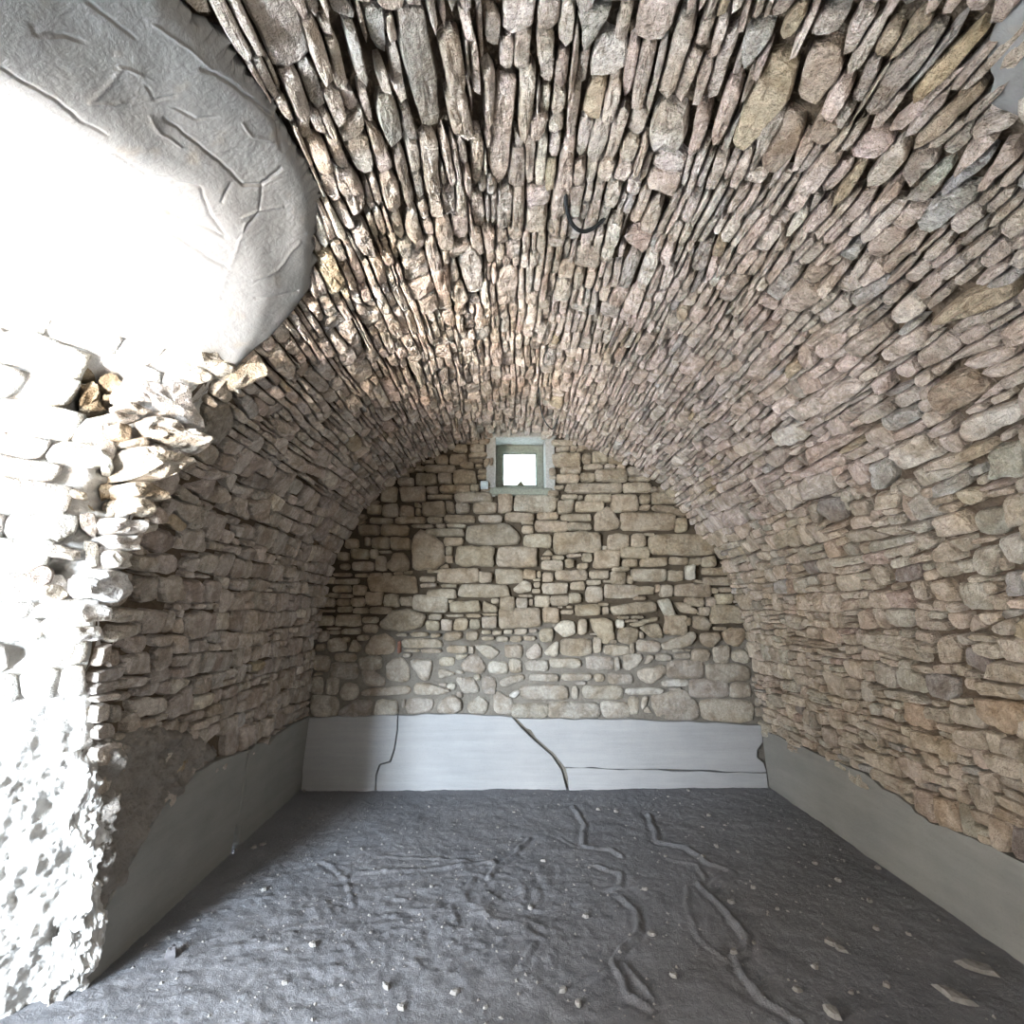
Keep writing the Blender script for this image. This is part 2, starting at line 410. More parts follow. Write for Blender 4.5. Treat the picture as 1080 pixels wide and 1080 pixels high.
def rows(u0, u1, v0, v1, thick, length, seed, amp=.018, split=lambda v, t, r: 1):
    """courses of stones: wavy beds along u, upright joints between, some cells split into thinner slabs"""
    r = random.Random(seed); v = v0; k = 0; out = []; ph = {}
    def bed(k, u, v):
        if k not in ph: ph[k] = [(r.uniform(.6, 1.3), r.uniform(0, 6.3)) for _ in range(3)]
        (a, p), (b, q), (c, w) = ph[k]
        return v + amp*(.8*math.sin(u*2.1*a+p) + .55*math.sin(u*5.3*b+q) + .4*math.sin(u*12*c+w))
    while v < v1:
        t = thick(v, r); top = v+t
        u = u0 - r.uniform(0, .2); sk = 0
        while u < u1:
            L = length(v, r); ue = u+L; sk2 = r.uniform(-.22, .22)*min(t, .07); um = u+L*r.uniform(.35, .65)
            lo = [(u-sk, bed(k, u, v)), (um, bed(k, um, v)), (ue-sk2, bed(k, ue, v))]
            hi = [(u+sk, bed(k+1, u, top)), (um, bed(k+1, um, top)), (ue+sk2, bed(k+1, ue, top))]
            lo, hi = np.array(lo), np.array(hi)
            n = split(v, t, r); cuts = [0]
            for q in range(1, n): cuts.append(q/n + r.uniform(-.28, .28)/n)
            cuts.append(1); tl = [r.uniform(-.12, .12)/n if 0 < q < n else 0 for q in range(n+1)]
            for q in range(n):
                A = lo*(1-cuts[q])+hi*cuts[q]; A[0] += (hi-lo)[0]*tl[q]; A[2] -= (hi-lo)[2]*tl[q]
                B = lo*(1-cuts[q+1])+hi*cuts[q+1]; B[0] += (hi-lo)[0]*tl[q+1]; B[2] -= (hi-lo)[2]*tl[q+1]
                if n > 1 and L > .20 and r.random() < .45:     # a long thin layer breaks in two
                    f = r.uniform(.35, .65); a1 = A[0]*(1-f)+A[2]*f; b1 = B[0]*(1-f)+B[2]*f
                    out.append(np.array([A[0], a1, b1, B[0]])); out.append(np.array([a1, A[2], B[2], b1]))
                else: out.append(np.vstack([A, B[::-1]]))
            u = ue; sk = sk2
        v = top; k += 1
    return out
PAL = dict(
    vault=[(0.550,0.492,0.439),(0.573,0.501,0.452),(0.520,0.479,0.439),(0.601,0.547,0.489),(0.480,0.436,0.391),(0.548,0.477,0.432)],
    right=[(0.547,0.492,0.413),(0.513,0.463,0.392),(0.584,0.529,0.444),(0.478,0.438,0.378),(0.534,0.464,0.393),(0.505,0.485,0.425)],
    left=[(0.501,0.455,0.414),(0.465,0.429,0.393),(0.527,0.487,0.441),(0.439,0.398,0.368),(0.492,0.461,0.431)],
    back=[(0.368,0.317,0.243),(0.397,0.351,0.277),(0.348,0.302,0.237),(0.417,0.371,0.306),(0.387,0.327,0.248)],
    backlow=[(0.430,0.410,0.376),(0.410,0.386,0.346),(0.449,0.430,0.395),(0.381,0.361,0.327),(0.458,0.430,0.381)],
    lime=[(0.680,0.671,0.654),(0.646,0.637,0.620),(0.705,0.697,0.680)])
def jit(c, r, a=.10):
    k = 1+r.uniform(-a, a); return tuple(min(.9, x*k*(1+r.uniform(-.014, .014))) for x in c)

def emit(parent, items, name='stone', limit=300, mat=None, smooth=True):
    """items: (vertices, faces, colour); the stones that show largest become parts, the rest one mass"""
    mat = mat or M['stone']; sc = []
    for V, Fc, c in items:
        g = project(V); w = g.max(0)-g.min(0); ctr = g.mean(0)
        vis = V[:, 1].mean() > .3 and -30 < ctr[0] < 1110 and -30 < ctr[1] < 1110
        sc.append((w[0]*w[1] if vis else 0))
    order = np.argsort(sc)[::-1]
    for i in order[:limit]:
        V, Fc, c = items[i]; obj(name, V, Fc, mat, parent, smooth, centre=True, col=c)
    rest = order[limit:]
    if len(rest):
        Vs, Fs, Cs, n = [], [], [], 0
        for i in rest:
            V, Fc, c = items[i]; Vs.append(V); Fs += [tuple(q+n for q in f) for f in Fc]; Cs.append(np.tile(c, (len(V), 1))); n += len(V)
        obj('small_stones', np.vstack(Vs), Fs, mat, parent, smooth, col=np.vstack(Cs), kind='stuff', label='mass of smaller rubble stones between the larger ones')

def px_poly(chart, pts, ox, oy, k): return np.array([chart.unproject(ox+x/k, oy+y/k) for x, y in pts])

# ------------------------------------------------------------------ backings (mortar behind the stones)
def backing(name, U, V, chart, mat, h0=-.012, amp=.014, **props):
    h = h0 + amp*fbm(U*9, V*9, 0, 31, 4) 
    P = chart.pt(U, V, h); nv, nu = U.shape
    return obj(name, P.reshape(-1, 3), grid_faces(nu, nv), mat, None, **props)
Ys = np.r_[np.linspace(-2.3, .6, 50), np.linspace(.65, 4.84, 190)]
SL, SR = 2.25, 6.35                                  # where the vault begins above the walls
smin = np.where((Ys < 2.08) & (Ys > .10), np.interp(Ys, GROINC[::-1, 0], GROINC[::-1, 1]), SL)
k = np.linspace(0, 1, 240)[:, None]
U = np.broadcast_to(Ys, (240, len(Ys))); V = smin*(1-k) + SR*k
ceiling = backing('ceiling', U, V, BARREL, M['joint'], -.030, kind='structure', category='ceiling',
                  label='rough stone barrel vault of thin slabs running back to the small window')
k = np.linspace(0, 1, 60)[:, None]
wall_right = backing('wall_right', np.broadcast_to(Ys, (60, len(Ys))), (SR-.12)*(1-k)+STOT*k + 0*Ys, BARREL, M['joint'], -.024, kind='structure',
                     category='wall', label='beige rubble stone wall on the right rising into the vault')
Vs_ = np.linspace(0, 2.9, 110)[:, None]; t = np.linspace(0, 1, 120)[None]
zz = prof(np.minimum(Vs_, 2.72))[1]
U = yj(zz)*(1-t)+4.84*t; V = np.broadcast_to(Vs_, U.shape)
U = np.where(V > 2.72, np.maximum(U, 2.09), U)
wall_left = backing('wall_left', U, V, BARREL, M['joint'], -.024, kind='structure', category='wall',
                    label='shaded rubble stone wall on the left behind the bright jamb')
t = np.linspace(0, 1, 24)[None]; Vs2 = np.linspace(0, SL+.2, 40)[:, None]
backing('wall_left_near', -2.3*(1-t)+.08*t + 0*Vs2, Vs2 + 0*t, BARREL, M['lime'], 0, kind='structure', category='wall',
        label='pale rubble wall on the near side of the left doorway')

# back wall with the window hole
WX0, WX1, WZ0, WZ1 = -.075, .405, 2.645, 3.145
xs = np.unique(np.r_[np.linspace(-1.95, 2.5, 150), WX0, WX1]); zs = np.unique(np.r_[np.linspace(-.05, 3.4, 120), WZ0, WZ1])
Xg, Zg = np.meshgrid(xs, zs)
hole = (Xg >= WX0-1e-6) & (Xg <= WX1+1e-6) & (Zg >= WZ0-1e-6) & (Zg <= WZ1+1e-6)
Hh = np.where(hole, -.012, -.030 + .012*fbm(Xg*9, Zg*9, 0, 33, 4)); Hh = Hh + .030*np.clip((1.35-Zg)/.3, 0, 1)
fc = grid_faces(len(xs), len(zs)); cx = Xg.ravel()[fc].mean(1); cz = Zg.ravel()[fc].mean(1)
fc = fc[~((cx > WX0) & (cx < WX1) & (cz > WZ0) & (cz < WZ1))]
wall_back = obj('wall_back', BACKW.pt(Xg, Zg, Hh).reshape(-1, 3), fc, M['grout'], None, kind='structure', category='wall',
                label='coursed rubble end wall with mortar joints below the vault')

# wall behind the camera and the doorway passage
V, Fc = box_mesh(-2.0, 2.6, -2.5, -2.3, -.05, 3.4); obj('wall_front', V, Fc, M['lime'], None, False, kind='structure', category='wall', label='plain mortar wall behind the viewpoint')
dx0, dx1, dyy, dh = DOOR
def slab(x0, x1, y0, y1, z0, z1): return box_mesh(x0, x1, y0, y1, z0, z1, .01)
def slabs(lst):
    Vd, Fd = [], []
    for b_ in lst:
        a_, f_ = slab(*b_); n0 = sum(map(len, Vd)); Vd.append(a_); Fd += [[q+n0 for q in f] for f in f_]
    return np.vstack(Vd), Fd
V, Fc = slabs([(-3.8, dx0, dyy-.15, dyy, -.05, 3.0), (dx1, -1.6, dyy-.15, dyy, -.05, 3.0), (dx0, dx1, dyy-.15, dyy, dh, 3.0), (dx0, dx1, dyy-.15, dyy, -.05, .42)])  # last slab: sill added to keep low ground light off the end wall
obj('wall_doorway', V, Fc, M['lime'], None, False, kind='structure', category='wall', label='limewashed outer wall around the left doorway')
V, Fc = slab(-3.8, -3.6, -1.5, 2.6, -.05, 3.0); obj('wall_passage', V, Fc, M['lime'], None, False, kind='structure', category='wall', label='limewashed outer side of the left passage')
V, Fc = slab(-3.8, -.88, -1.5, 2.4, 2.97, 3.1); obj('ceiling_passage', V, Fc, M['plaster'], None, False, kind='structure', category='ceiling', label='plaster lid over the left passage')
V, Fc = slab(-9, 3, -8, dyy-.1, -.3, -.06); obj('ground_outside', V, Fc, M['outside'], None, False, kind='structure', category='ground', label='sunlit earth outside the left doorway')

# ------------------------------------------------------------------ the limewashed jamb
PITS = []
for (x, y, rx, rz, d) in [(100,408,.095,.075,.20),(112,432,.08,.05,.14),(125,480,.06,.07,.20),(120,520,.075,.07,.20),(150,500,.07,.06,.16),(60,590,.08,.05,.05),(45,605,.06,.035,.10),(85,560,.10,.05,.05),(12,690,.04,.03,.05),(50,845,.03,.05,.04),(30,1060,.05,.06,.05)]:
    u, v = JAMB.unproject(x, y); PITS.append((u, v, rx, rz, d))
def jamb_h(U, V):
    low = np.clip((1.25-V)/.35, 0, 1)
    h = -.012 + .016*fbm(U*7, V*7, 0, 51, 4) + low*(.020*fbm(U*17, V*15, 0, 52, 5, .62) + .012*np.abs(fbm(U*24, V*24, 0, 53, 3)))
    for (u, v, a, b, d) in PITS:
        r = ((U-u)/a)**2 + ((V-v)/b)**2
        h = h - d*np.exp(-r**1.5)*(1+.35*fbm(U*25, V*25, 0, 54, 3))
    return h
us = np.r_[np.linspace(-3.2, -.72, 40), np.linspace(-.70, 0, 130)]; vs_ = np.linspace(-.03, 2.74, 340)
Uj, Vj = np.meshgrid(us, vs_)
Uj = Uj + (.030*fbm(Vj*8, 0*Vj, 0, 57, 4)+.012)*np.clip(1+Uj/.25, 0, 1); hj = jamb_h(Uj, Vj); near = np.clip((.04-Uj)/.05, 0, 1); hj = hj*near - (1-near)*.05
jamb = obj('wall_jamb', JAMB.pt(Uj, Vj, hj).reshape(-1, 3), grid_faces(len(us), len(vs_)), M['lime'], None, kind='structure', category='wall',
           label='rough white limewashed jamb at the left, broken along its edge')
items = []
for i, P in enumerate(rows(-1.6, -.05, 1.18, 2.6, lambda v, r: r.uniform(.075, .14), lambda v, r: r.uniform(.10, .26), 77, .014)):
    c = P.mean(0)
    if any(((c[0]-u)/(a*1.25))**2 + ((c[1]-v)/(b*1.35))**2 < 1 for (u, v, a, b, d) in PITS): continue
    P[:, 0] = np.minimum(P[:, 0], -.015); P[:, 1] = np.minimum(P[:, 1], 2.6)
    if np.ptp(P[:, 0]) < .03 or np.ptp(P[:, 1]) < .03: continue
    V, Fc = stone_mesh(P, JAMB, rng.uniform(.006, .022), i+1, cut=.05, gap=.001, wob=.16, rough=2.2, flat=.04); items.append((V, Fc, jit(rng.choice(PAL['lime']), rng, .05)))
emit(jamb, items)
# broken edge: stones of the corner and of the hollows, traced
items = []
def corner(pts, H, col, base=-.16, ox=0, oy=370, kk=3.723, ch=CORNER, cut=.14, wob=.2):
    P = px_poly(ch, pts, ox, oy, kk)
    V, Fc = stone_mesh(hull(P), ch, H, len(items)+500, cut=cut*.6, gap=0, wob=wob*1.3, base=base, dense=1.4, rough=1.5, flat=.12); items.append((V, Fc, jit(col, rng, .04)))
WH, TN, GY, BR = (.72,.70,.67), (.46,.41,.34), (.42,.39,.355), (.36,.29,.205)
corner([(520,290),(590,262),(785,360),(750,415),(560,345)], .10, (.55,.51,.45))
corner([(485,430),(500,380),(640,390),(715,440),(620,505),(500,505)], .11, (.50,.47,.41))
corner([(495,105),(720,140),(790,330),(500,190)], .05, WH, -.12)
corner([(425,238),(545,255),(525,282),(430,264)], .03, GY, -.1); corner([(485,200),(590,246),(550,256),(480,225)], .04, GY, -.1)
corner([(450,290),(525,295),(515,355),(460,345)], -.03+.05, BR, -.1); corner([(500,350),(560,340),(580,375),(510,380)], .03, TN, -.1)
corner([(475,520),(560,520),(640,560),(630,600),(500,570)], .07, TN); corner([(485,580),(570,590),(580,655),(490,640)], .08, (.60,.56,.50))
corner([(395,655),(555,665),(550,722),(400,720)], .08, WH); corner([(395,722),(530,726),(520,785),(410,778)], .07, WH)
corner([(400,788),(500,790),(495,855),(395,855)], .075, WH); corner([(270,890),(380,865),(480,870),(505,950),(440,995),(290,960)], .08, (.66,.65,.63))
corner([(290,1000),(420,1000),(430,1060),(280,1070)], .05, WH); corner([(260,1085),(380,1080),(390,1140),(250,1150)], .05, WH)
corner([(380,290),(430,270),(460,390),(440,430),(400,420)], .03, GY, -.1, ch=JAMB); corner([(390,390),(440,420),(440,475),(395,480)], .05, (.60,.60,.57), -.1, ch=JAMB)
corner([(270,545),(350,565),(345,585),(275,580)], .04, TN, -.1, ch=JAMB); corner([(415,615),(450,612),(450,650),(415,655)], .02, TN, -.1, ch=JAMB)
corner([(270,590),(360,595),(365,625),(280,630)], .02, BR, -.12, ch=JAMBIN); corner([(470,545),(500,560),(495,590),(440,600),(420,575)], .03, BR, -.1, ch=JAMBIN); corner([(390,530),(440,520),(470,560),(400,580)], .03, BR, -.1, ch=JAMBIN); corner([(420,420),(470,410),(480,470),(430,480)], .03, BR, -.1, ch=JAMBIN); corner([(300,600),(350,600),(380,640),(320,645)], .03, BR, -.1, ch=JAMBIN)
corner([(720,20),(890,0),(975,60),(835,115)], .05, (.55,.52,.47), -.1); corner([(840,85),(990,55),(1015,110),(900,155)], .06, TN, -.1); corner([(700,75),(770,60),(830,120),(760,140)], .05, (.6,.57,.52), -.1)
corner([(135,770),(230,765),(320,785),(310,830),(170,800)], .045, GY, -.1, ch=JAMB); corner([(300,640),(380,635),(375,740),(310,700)], .03, GY, -.1, ch=JAMB)
corner([(240,630),(300,650),(310,720),(220,740),(170,700)], .03, (.5,.5,.49), -.1, ch=JAMB); corner([(330,740),(390,760),(380,860),(340,850)], .04, GY, -.1, ch=JAMB)
corner([(90,880),(180,835),(220,870),(190,920),(110,905)], .03, (.33,.29,.26), -.1, ch=JAMB); corner([(160,930),(230,915),(285,960),(240,990),(180,960)], .03, TN, -.1, ch=JAMB)
# brown earth lumps in the upper hollow
for pts in ([(290,70),(350,50),(380,110),(310,115)], [(300,130),(370,140),(390,200),(320,225)], [(380,120),(450,95),(490,130),(470,175),(400,165)], [(310,220),(400,195),(420,245),(340,262),(290,245)], [(400,175),(450,185),(440,215),(400,210)]):
    corner(pts, .05, (.27,.215,.15), -.12, ch=JAMBIN, wob=.4, cut=.06)
emit(jamb, items, 'broken_stone', smooth=False)

# ------------------------------------------------------------------ plaster of the doorway vault
nt_, ns_ = 640, 130
def resample(C, n):
    L = np.r_[0, np.cumsum(np.hypot(*np.diff(C, axis=0).T))]; t = np.linspace(0, L[-1], n)
    return np.stack([np.interp(t, L, C[:, 0]), np.interp(t, L, C[:, 1])], 1)
# match both curves point by point (same control index), then thin to nt_ samples
idx = np.linspace(0, len(RIMC)-1, nt_)
ii = np.arange(len(RIMC))
R_ = np.stack([np.interp(idx, ii, RIMC[:, 0]), np.interp(idx, ii, RIMC[:, 1])], 1)
G_ = np.stack([np.interp(idx, ii, GROINC[:, 0]), np.interp(idx, ii, GROINC[:, 1])], 1)
wv = .018*fbm(idx*.12, 0, 0, 61, 4) + .016*fbm(idx*.9, 0, 0, 65, 3); RW = np.stack([wv*.4, wv], 1)
rowsP = [BARREL.pt((R_+RW)[:, 0], (R_+RW)[:, 1], -.03+0*wv)]
nb = 150
for q in np.linspace(0, 1, nb):
    uv = R_*(1-q)+G_*q + RW*math.exp(-q*28)
    h = .034*(1-np.exp(-q*14)) + .012 + .006*fbm(uv[:, 0]*4, uv[:, 1]*4, 0, 62, 3)
    rowsP.append(BARREL.pt(uv[:, 0], uv[:, 1], h))
g0 = rowsP[-1].copy()
fan = np.clip(np.linspace(-.9, 1.5, nt_), 0, 1)[:, None]; D_ = np.array([-.8, -.6, 0.0])*(1-fan) + np.array([-.30, -.954, 0])*fan
for q in np.linspace(0, 1, 110)[1:]:
    L = 3.0*q**1.3; p = g0 + D_*L
    p[:, 2] += -.02*min(1, L/.1) + .010*fbm(p[:, 0]*4, p[:, 1]*4, 0, 63, 4) - .10*L*np.clip((p[:, 1]*0+L-.6)/1.5, 0, 1)
    rowsP.append(p)
for _ in range(700):                                 # round the groin
    a = np.array(rowsP); q0, q1 = nb-55, nb+26
    a[q0:q1] = (a[q0-1:q1-1]+2*a[q0:q1]+a[q0+1:q1+1])/4
    rowsP = list(a)
A3 = np.array(rowsP); nu_ = np.gradient(A3, axis=1); nv_ = np.gradient(A3, axis=0); nr = np.cross(nu_, nv_)
nr /= np.maximum(np.linalg.norm(nr, axis=2), 1e-9)[..., None]
nr *= np.sign((nr*(np.array([0, 1.2, 1.2])-A3)).sum(2))[..., None]
PXY = project(A3); PXY = PXY + np.stack([1.5*fbm(PXY[..., 0]*.05, PXY[..., 1]*.05, 0, 91, 3), 1.5*fbm(PXY[..., 0]*.05, PXY[..., 1]*.05, 0, 92, 3)], -1)
for hgt, wid, line in ((.007,1.5,[(345,195),(260,298),(345,293)]),(-.010,1.6,[(470,340),(560,405),(620,455),(685,522),(745,527),(800,480)]),(.007,1.6,[(340,190),(405,217)]),
    (-.008,1.6,[(0,190),(90,245),(180,300),(230,345),(300,385)]),(.006,1.4,[(425,330),(460,385),(515,420)]),(-.010,1.8,[(575,200),(640,225),(720,285),(790,345),(800,420)]),(.006,1.4,[(690,620),(745,600),(800,590)]),(-.006,1.4,[(655,520),(630,575)]),
    (-.008,1.5,[(120,440),(210,452),(300,500)]),(-.010,1.6,[(470,600),(560,640),(640,675)]),(-.010,1.5,[(280,715),(330,680),(400,665),(480,662),(560,710),(650,770)]),(-.008,1.6,[(330,440),(420,495),(500,518),(570,535),(592,610),(640,670)]),
    (-.010,1.6,[(95,70),(105,100),(180,105),(230,120)]),(.007,1.4,[(440,75),(540,140),(600,200)]),(.006,1.4,[(620,850),(650,770),(680,690),(700,640)]),(.005,1.4,[(720,800),(790,770),(850,690)]),(-.006,1.3,[(730,850),(800,840),(850,830)]),
    (-.008,1.5,[(240,0),(310,50),(380,105)]),(-.007,1.3,[(420,250),(440,285),(500,275)]),(-.006,1.3,[(500,310),(560,340),(620,330)]),(.006,1.5,[(690,350),(720,390),(780,400)]),(-.006,1.4,[(680,680),(740,600),(750,520)])):
    W = np.array(line, float)/2.7; d2 = np.full(PXY.shape[:2], 1e9)
    for a, b in zip(W[:-1], W[1:]):
        e = b-a; t = np.clip(((PXY-a)@e)/(e@e), 0, 1); d2 = np.minimum(d2, ((PXY-a-t[..., None]*e)**2).sum(2))
    A3 = A3 + nr*(.45*hgt*np.exp(-d2/wid**2)*(A3[..., 1] > .5))[..., None]
Vp = A3.reshape(-1, 3)
plaster = obj('ceiling_plaster', Vp, grid_faces(nt_, len(rowsP)), M['plaster'], None, kind='structure', category='ceiling',
              label='smooth pale plaster coat over the arch of the left doorway')

# ------------------------------------------------------------------ stones of the vault and side walls
feat = []                                            # (polygon in (y, s), colour)
def trace(ox, oy, kk, lst):
    for it in lst:
        pts, col = (it, None) if isinstance(it[0], tuple) and len(it[0]) == 2 else (it[0], it[1])
        feat.append((ccw(hull(px_poly(BARREL, pts, ox, oy, kk))), col))
YB, PK, GR, WT, DG, GN = (0.449,0.388,0.292), (0.503,0.423,0.377), (0.462,0.454,0.435), (0.684,0.653,0.592), (0.341,0.318,0.299), (0.438,0.438,0.385)
trace(680, 350, 2.7, [
 ([(825,150),(870,105),(950,95),(1005,140),(960,190),(870,235),(825,200)], (.40,.33,.265)), ([(895,245),(1080,185),(1110,240),(925,320)], WT),
 ([(695,335),(795,285),(865,350),(745,395)], WT), ([(975,345),(1080,300),(1110,400),(985,425)], GN), ([(640,375),(700,355),(735,400),(680,450),(650,430)], GR),
 ([(725,425),(775,415),(800,455),(760,480)], None), ([(830,430),(930,385),(950,430),(850,465)], GR), ([(455,330),(590,280),(640,280),(480,375)], PK),
 ([(345,290),(440,250),(490,290),(395,330)], WT), ([(335,245),(380,215),(400,245),(350,285)], None), ([(500,470),(570,465),(585,530),(540,545),(500,510)], DG),
 ([(585,480),(640,470),(650,520),(600,525)], None), ([(660,455),(740,450),(735,495),(670,500)], None), ([(780,560),(850,590),(830,615),(790,610)], None),
 ([(945,510),(1040,490),(1050,570),(960,580)], GN), ([(1015,590),(1080,570),(1090,660),(1040,650)], None), ([(940,620),(1010,600),(1020,690),(960,690)], None),
 ([(1030,685),(1090,675),(1090,755),(1045,755)], GR), ([(565,570),(640,555),(720,580),(600,605)], None), ([(750,710),(800,700),(815,770),(770,760)], None),
 ([(820,710),(870,700),(915,770),(840,760)], None), ([(935,795),(985,840),(930,860)], None), ([(990,832),(1065,810),(1065,865),(1000,858)], None),
 ([(630,845),(800,880),(820,945),(650,900)], None), ([(835,870),(890,855),(905,940),(840,940)], None), ([(910,890),(990,930),(985,975),(915,950)], DG),
 ([(800,970),(900,980),(905,1040),(815,1040)], None), ([(930,1030),(1080,1050),(1080,1160),(980,1120)], (.50,.41,.31)), ([(680,1010),(790,1030),(830,1065),(700,1045)], None),
 ([(410,800),(460,810),(450,850),(415,840)], None), ([(410,860),(560,885),(550,905),(420,885)], None), ([(740,1045),(800,1060),(830,1140),(745,1110)], (.49,.41,.33)),
 ([(920,60),(1080,20),(1080,60),(960,90)], None), ([(655,130),(700,110),(725,150),(680,165)], None), ([(400,90),(450,60),(470,90),(420,120)], YB)])
trace(680, 0, 2.7, [
 ([(250,400),(290,270),(370,130),(440,170),(410,290),(330,380),(290,420)], YB), ([(430,270),(470,130),(570,115),(560,200),(490,305)], (.45,.385,.315)),
 ([(325,460),(400,295),(470,325),(440,420),(370,495)], (.44,.37,.31)), ([(470,370),(510,295),(575,350),(525,405)], (.42,.37,.31)),
 ([(755,260),(800,200),(980,40),(1000,60),(870,210),(770,290)], (.47,.385,.255)), ([(620,300),(700,180),(840,40),(880,60),(800,170),(660,320)], (.39,.345,.315)),
 ([(755,400),(840,310),(980,200),(995,240),(880,350),(770,425)], (.45,.38,.30)), ([(10,340),(60,260),(135,290),(110,420),(20,410)], (.55,.52,.48)),
 ([(125,400),(150,285),(200,280),(190,360),(145,420)], PK), ([(190,370),(240,200),(295,215),(255,330),(215,395)], PK),
 ([(280,130),(300,40),(390,40),(365,100),(320,160),(285,190)], GR), ([(170,270),(240,70),(275,70),(260,130),(210,270)], None), ([(390,70),(430,0),(480,0),(440,80),(400,100)], YB),
 ([(640,580),(740,480),(755,520),(660,600)], PK), ([(580,840),(690,770),(715,800),(610,870)], GR), ([(550,710),(600,680),(640,690),(600,750)], GR),
 ([(820,900),(950,810),(1080,780),(1080,830),(920,890)], YB), ([(940,330),(1070,300),(1080,330),(950,365)], None), ([(770,520),(840,460),(900,440),(880,490),(800,545)], GN),
 ([(820,550),(960,430),(1020,400),(980,470),(850,560)], (.42,.42,.42)), ([(400,660),(440,580),(480,560),(470,610),(410,675)], WT), ([(540,550),(620,440),(650,440),(600,530),(555,560)], YB),
 ([(650,140),(700,50),(755,60),(690,155)], None), ([(580,280),(640,160),(690,160),(620,290)], None), ([(470,80),(500,20),(600,10),(560,80)], (.5,.47,.42)),
 ([(335,330),(420,290),(320,470),(300,480)], None), ([(740,560),(860,500),(800,580)], None), ([(130,760),(150,680),(205,670),(180,760)], DG)])
trace(340, 0, 2.7, [
 ([(195,0),(290,0),(310,120),(340,340),(280,365),(230,200)], (.43,.405,.375)), ([(325,100),(390,60),(410,230),(345,245)], (.49,.44,.38)), ([(342,250),(410,242),(430,370),(360,365)], (.48,.43,.375)),
 ([(105,0),(170,0),(185,150),(140,130)], GR), ([(140,260),(200,255),(230,380),(180,410)], None), ([(50,40),(90,50),(125,210),(80,190)], GR), ([(0,85),(40,90),(70,240),(30,240)], None),
 ([(470,460),(500,200),(555,200),(530,480),(500,520)], (.52,.46,.40)), ([(560,180),(610,170),(605,290),(575,380),(555,360)], (.5,.45,.39)), ([(190,430),(230,400),(265,560),(240,600)], (.41,.37,.33)),
 ([(268,375),(330,370),(330,550),(290,540)], None), ([(380,740),(420,690),(460,730),(450,820),(410,820)], (.46,.43,.40)), ([(690,320),(720,220),(745,230),(720,380),(695,390)], None),
 ([(720,0),(835,0),(800,70),(740,130)], (.46,.44,.41)), ([(455,20),(515,25),(505,140),(460,110)], None), ([(600,70),(660,60),(660,140),(610,180)], None),
 ([(65,640),(120,620),(150,720),(100,700)], DG), ([(310,620),(360,600),(370,690),(330,700)], (.53,.47,.41)), ([(415,380),(460,370),(455,490),(425,530)], (.52,.46,.40)), ([(415,540),(455,530),(465,640),(430,640)], (.52,.46,.40)),
 ([(380,20),(420,0),(430,80),(400,90)], None), ([(410,90),(440,85),(450,250),(425,250)], None), ([(150,170),(175,160),(190,230),(150,230)], None), ([(95,230),(120,225),(145,350),(115,330)], None)])
trace(0, 350, 2.7, [
 ([(565,205),(650,200),(665,260),(610,320),(572,290)], DG), ([(560,150),(620,110),(665,180),(620,198)], (.42,.385,.35)), ([(525,440),(610,410),(600,460),(570,480)], None),
 ([(580,475),(630,435),(655,470),(610,500)], None), ([(665,190),(710,175),(725,220),(690,240)], GR), ([(670,430),(720,395),(760,420),(750,450)], None),
 ([(395,575),(470,555),(485,610),(430,630),(395,605)], (.36,.32,.30)), ([(505,562),(580,555),(580,630),(510,628)], None), ([(700,480),(760,475),(755,545),(710,540)], None),
 ([(660,480),(695,470),(690,530),(660,520)], None), ([(660,548),(720,548),(715,590),(670,585)], None), ([(425,632),(500,632),(495,685),(430,682)], None), ([(365,632),(420,632),(425,680),(365,680)], None),
 ([(372,700),(440,692),(445,770),(378,775)], None), ([(448,692),(505,692),(505,765),(452,770)], None), ([(512,705),(575,700),(575,775),(517,775)], None), ([(580,702),(625,705),(620,770),(582,775)], None),
 ([(430,500),(465,490),(455,540),(415,545)], None), ([(458,542),(490,512),(525,545),(500,565)], None), ([(520,800),(590,790),(580,870),(520,880)], None),
 ([(340,920),(420,910),(420,975),(345,975)], None), ([(430,900),(475,890),(480,940),(440,970)], None), ([(470,1040),(540,1000),(540,1080),(480,1110)], None), ([(365,1045),(465,1035),(470,1080),(380,1110)], None),
 ([(250,1060),(300,1050),(305,1110),(245,1120)], None), ([(310,1060),(345,1050),(345,1110),(315,1120)], None), ([(255,900),(310,880),(300,930),(250,960)], None), ([(300,910),(335,900),(330,950),(290,960)], None),
 ([(375,320+15),(420,330),(560,330),(540,360)], None) , ([(880,570),(930,520),(945,540),(900,610)], None), ([(815,330),(870,360),(860,400),(800,370)], None), ([(850,360),(930,390),(915,420),(855,395)], None)])

def barrel_ok(P, s0, s1):
    c = P.mean(0)
    if c[1] < s0 or c[1] > s1 or c[0] > BACK+.02 or c[0] < -.3: return None
    P0 = P; P = P.copy()
    if s0 > 5: return P
    if in_poly(c, FORBID) : return None
    for i in range(len(P)):
        if in_poly(P[i], FORBID): P[i] = nearest_on(P[i], RIMC) + (c-P[i])*.02
    if c[1] < 2.75:
        z = prof(P[:, 1])[1]; lim = yj(z)
        if c[0] > -1 :
            if c[0] < yj(prof(c[1])[1])+.01: return None
            P[:, 0] = np.maximum(P[:, 0], lim+.004)
    P[:, 0] = np.minimum(P[:, 0], BACK+.03)
    a0 = abs(area2(P0)); P = hull(P)
    return P if len(P) >= 3 and min(np.ptp(P, axis=0)) > .015 and abs(area2(P)) > .4*a0 else None
def plinth_top(s):                                    # lowest bed of stones on either side
    return s
def thick(v, r):
    if v < 2.3: return r.uniform(.075, .145)
    if v < 2.8: return r.uniform(.07, .12)
    if v < 5.9: return r.uniform(.06, .115)
    return r.uniform(.085, .15)
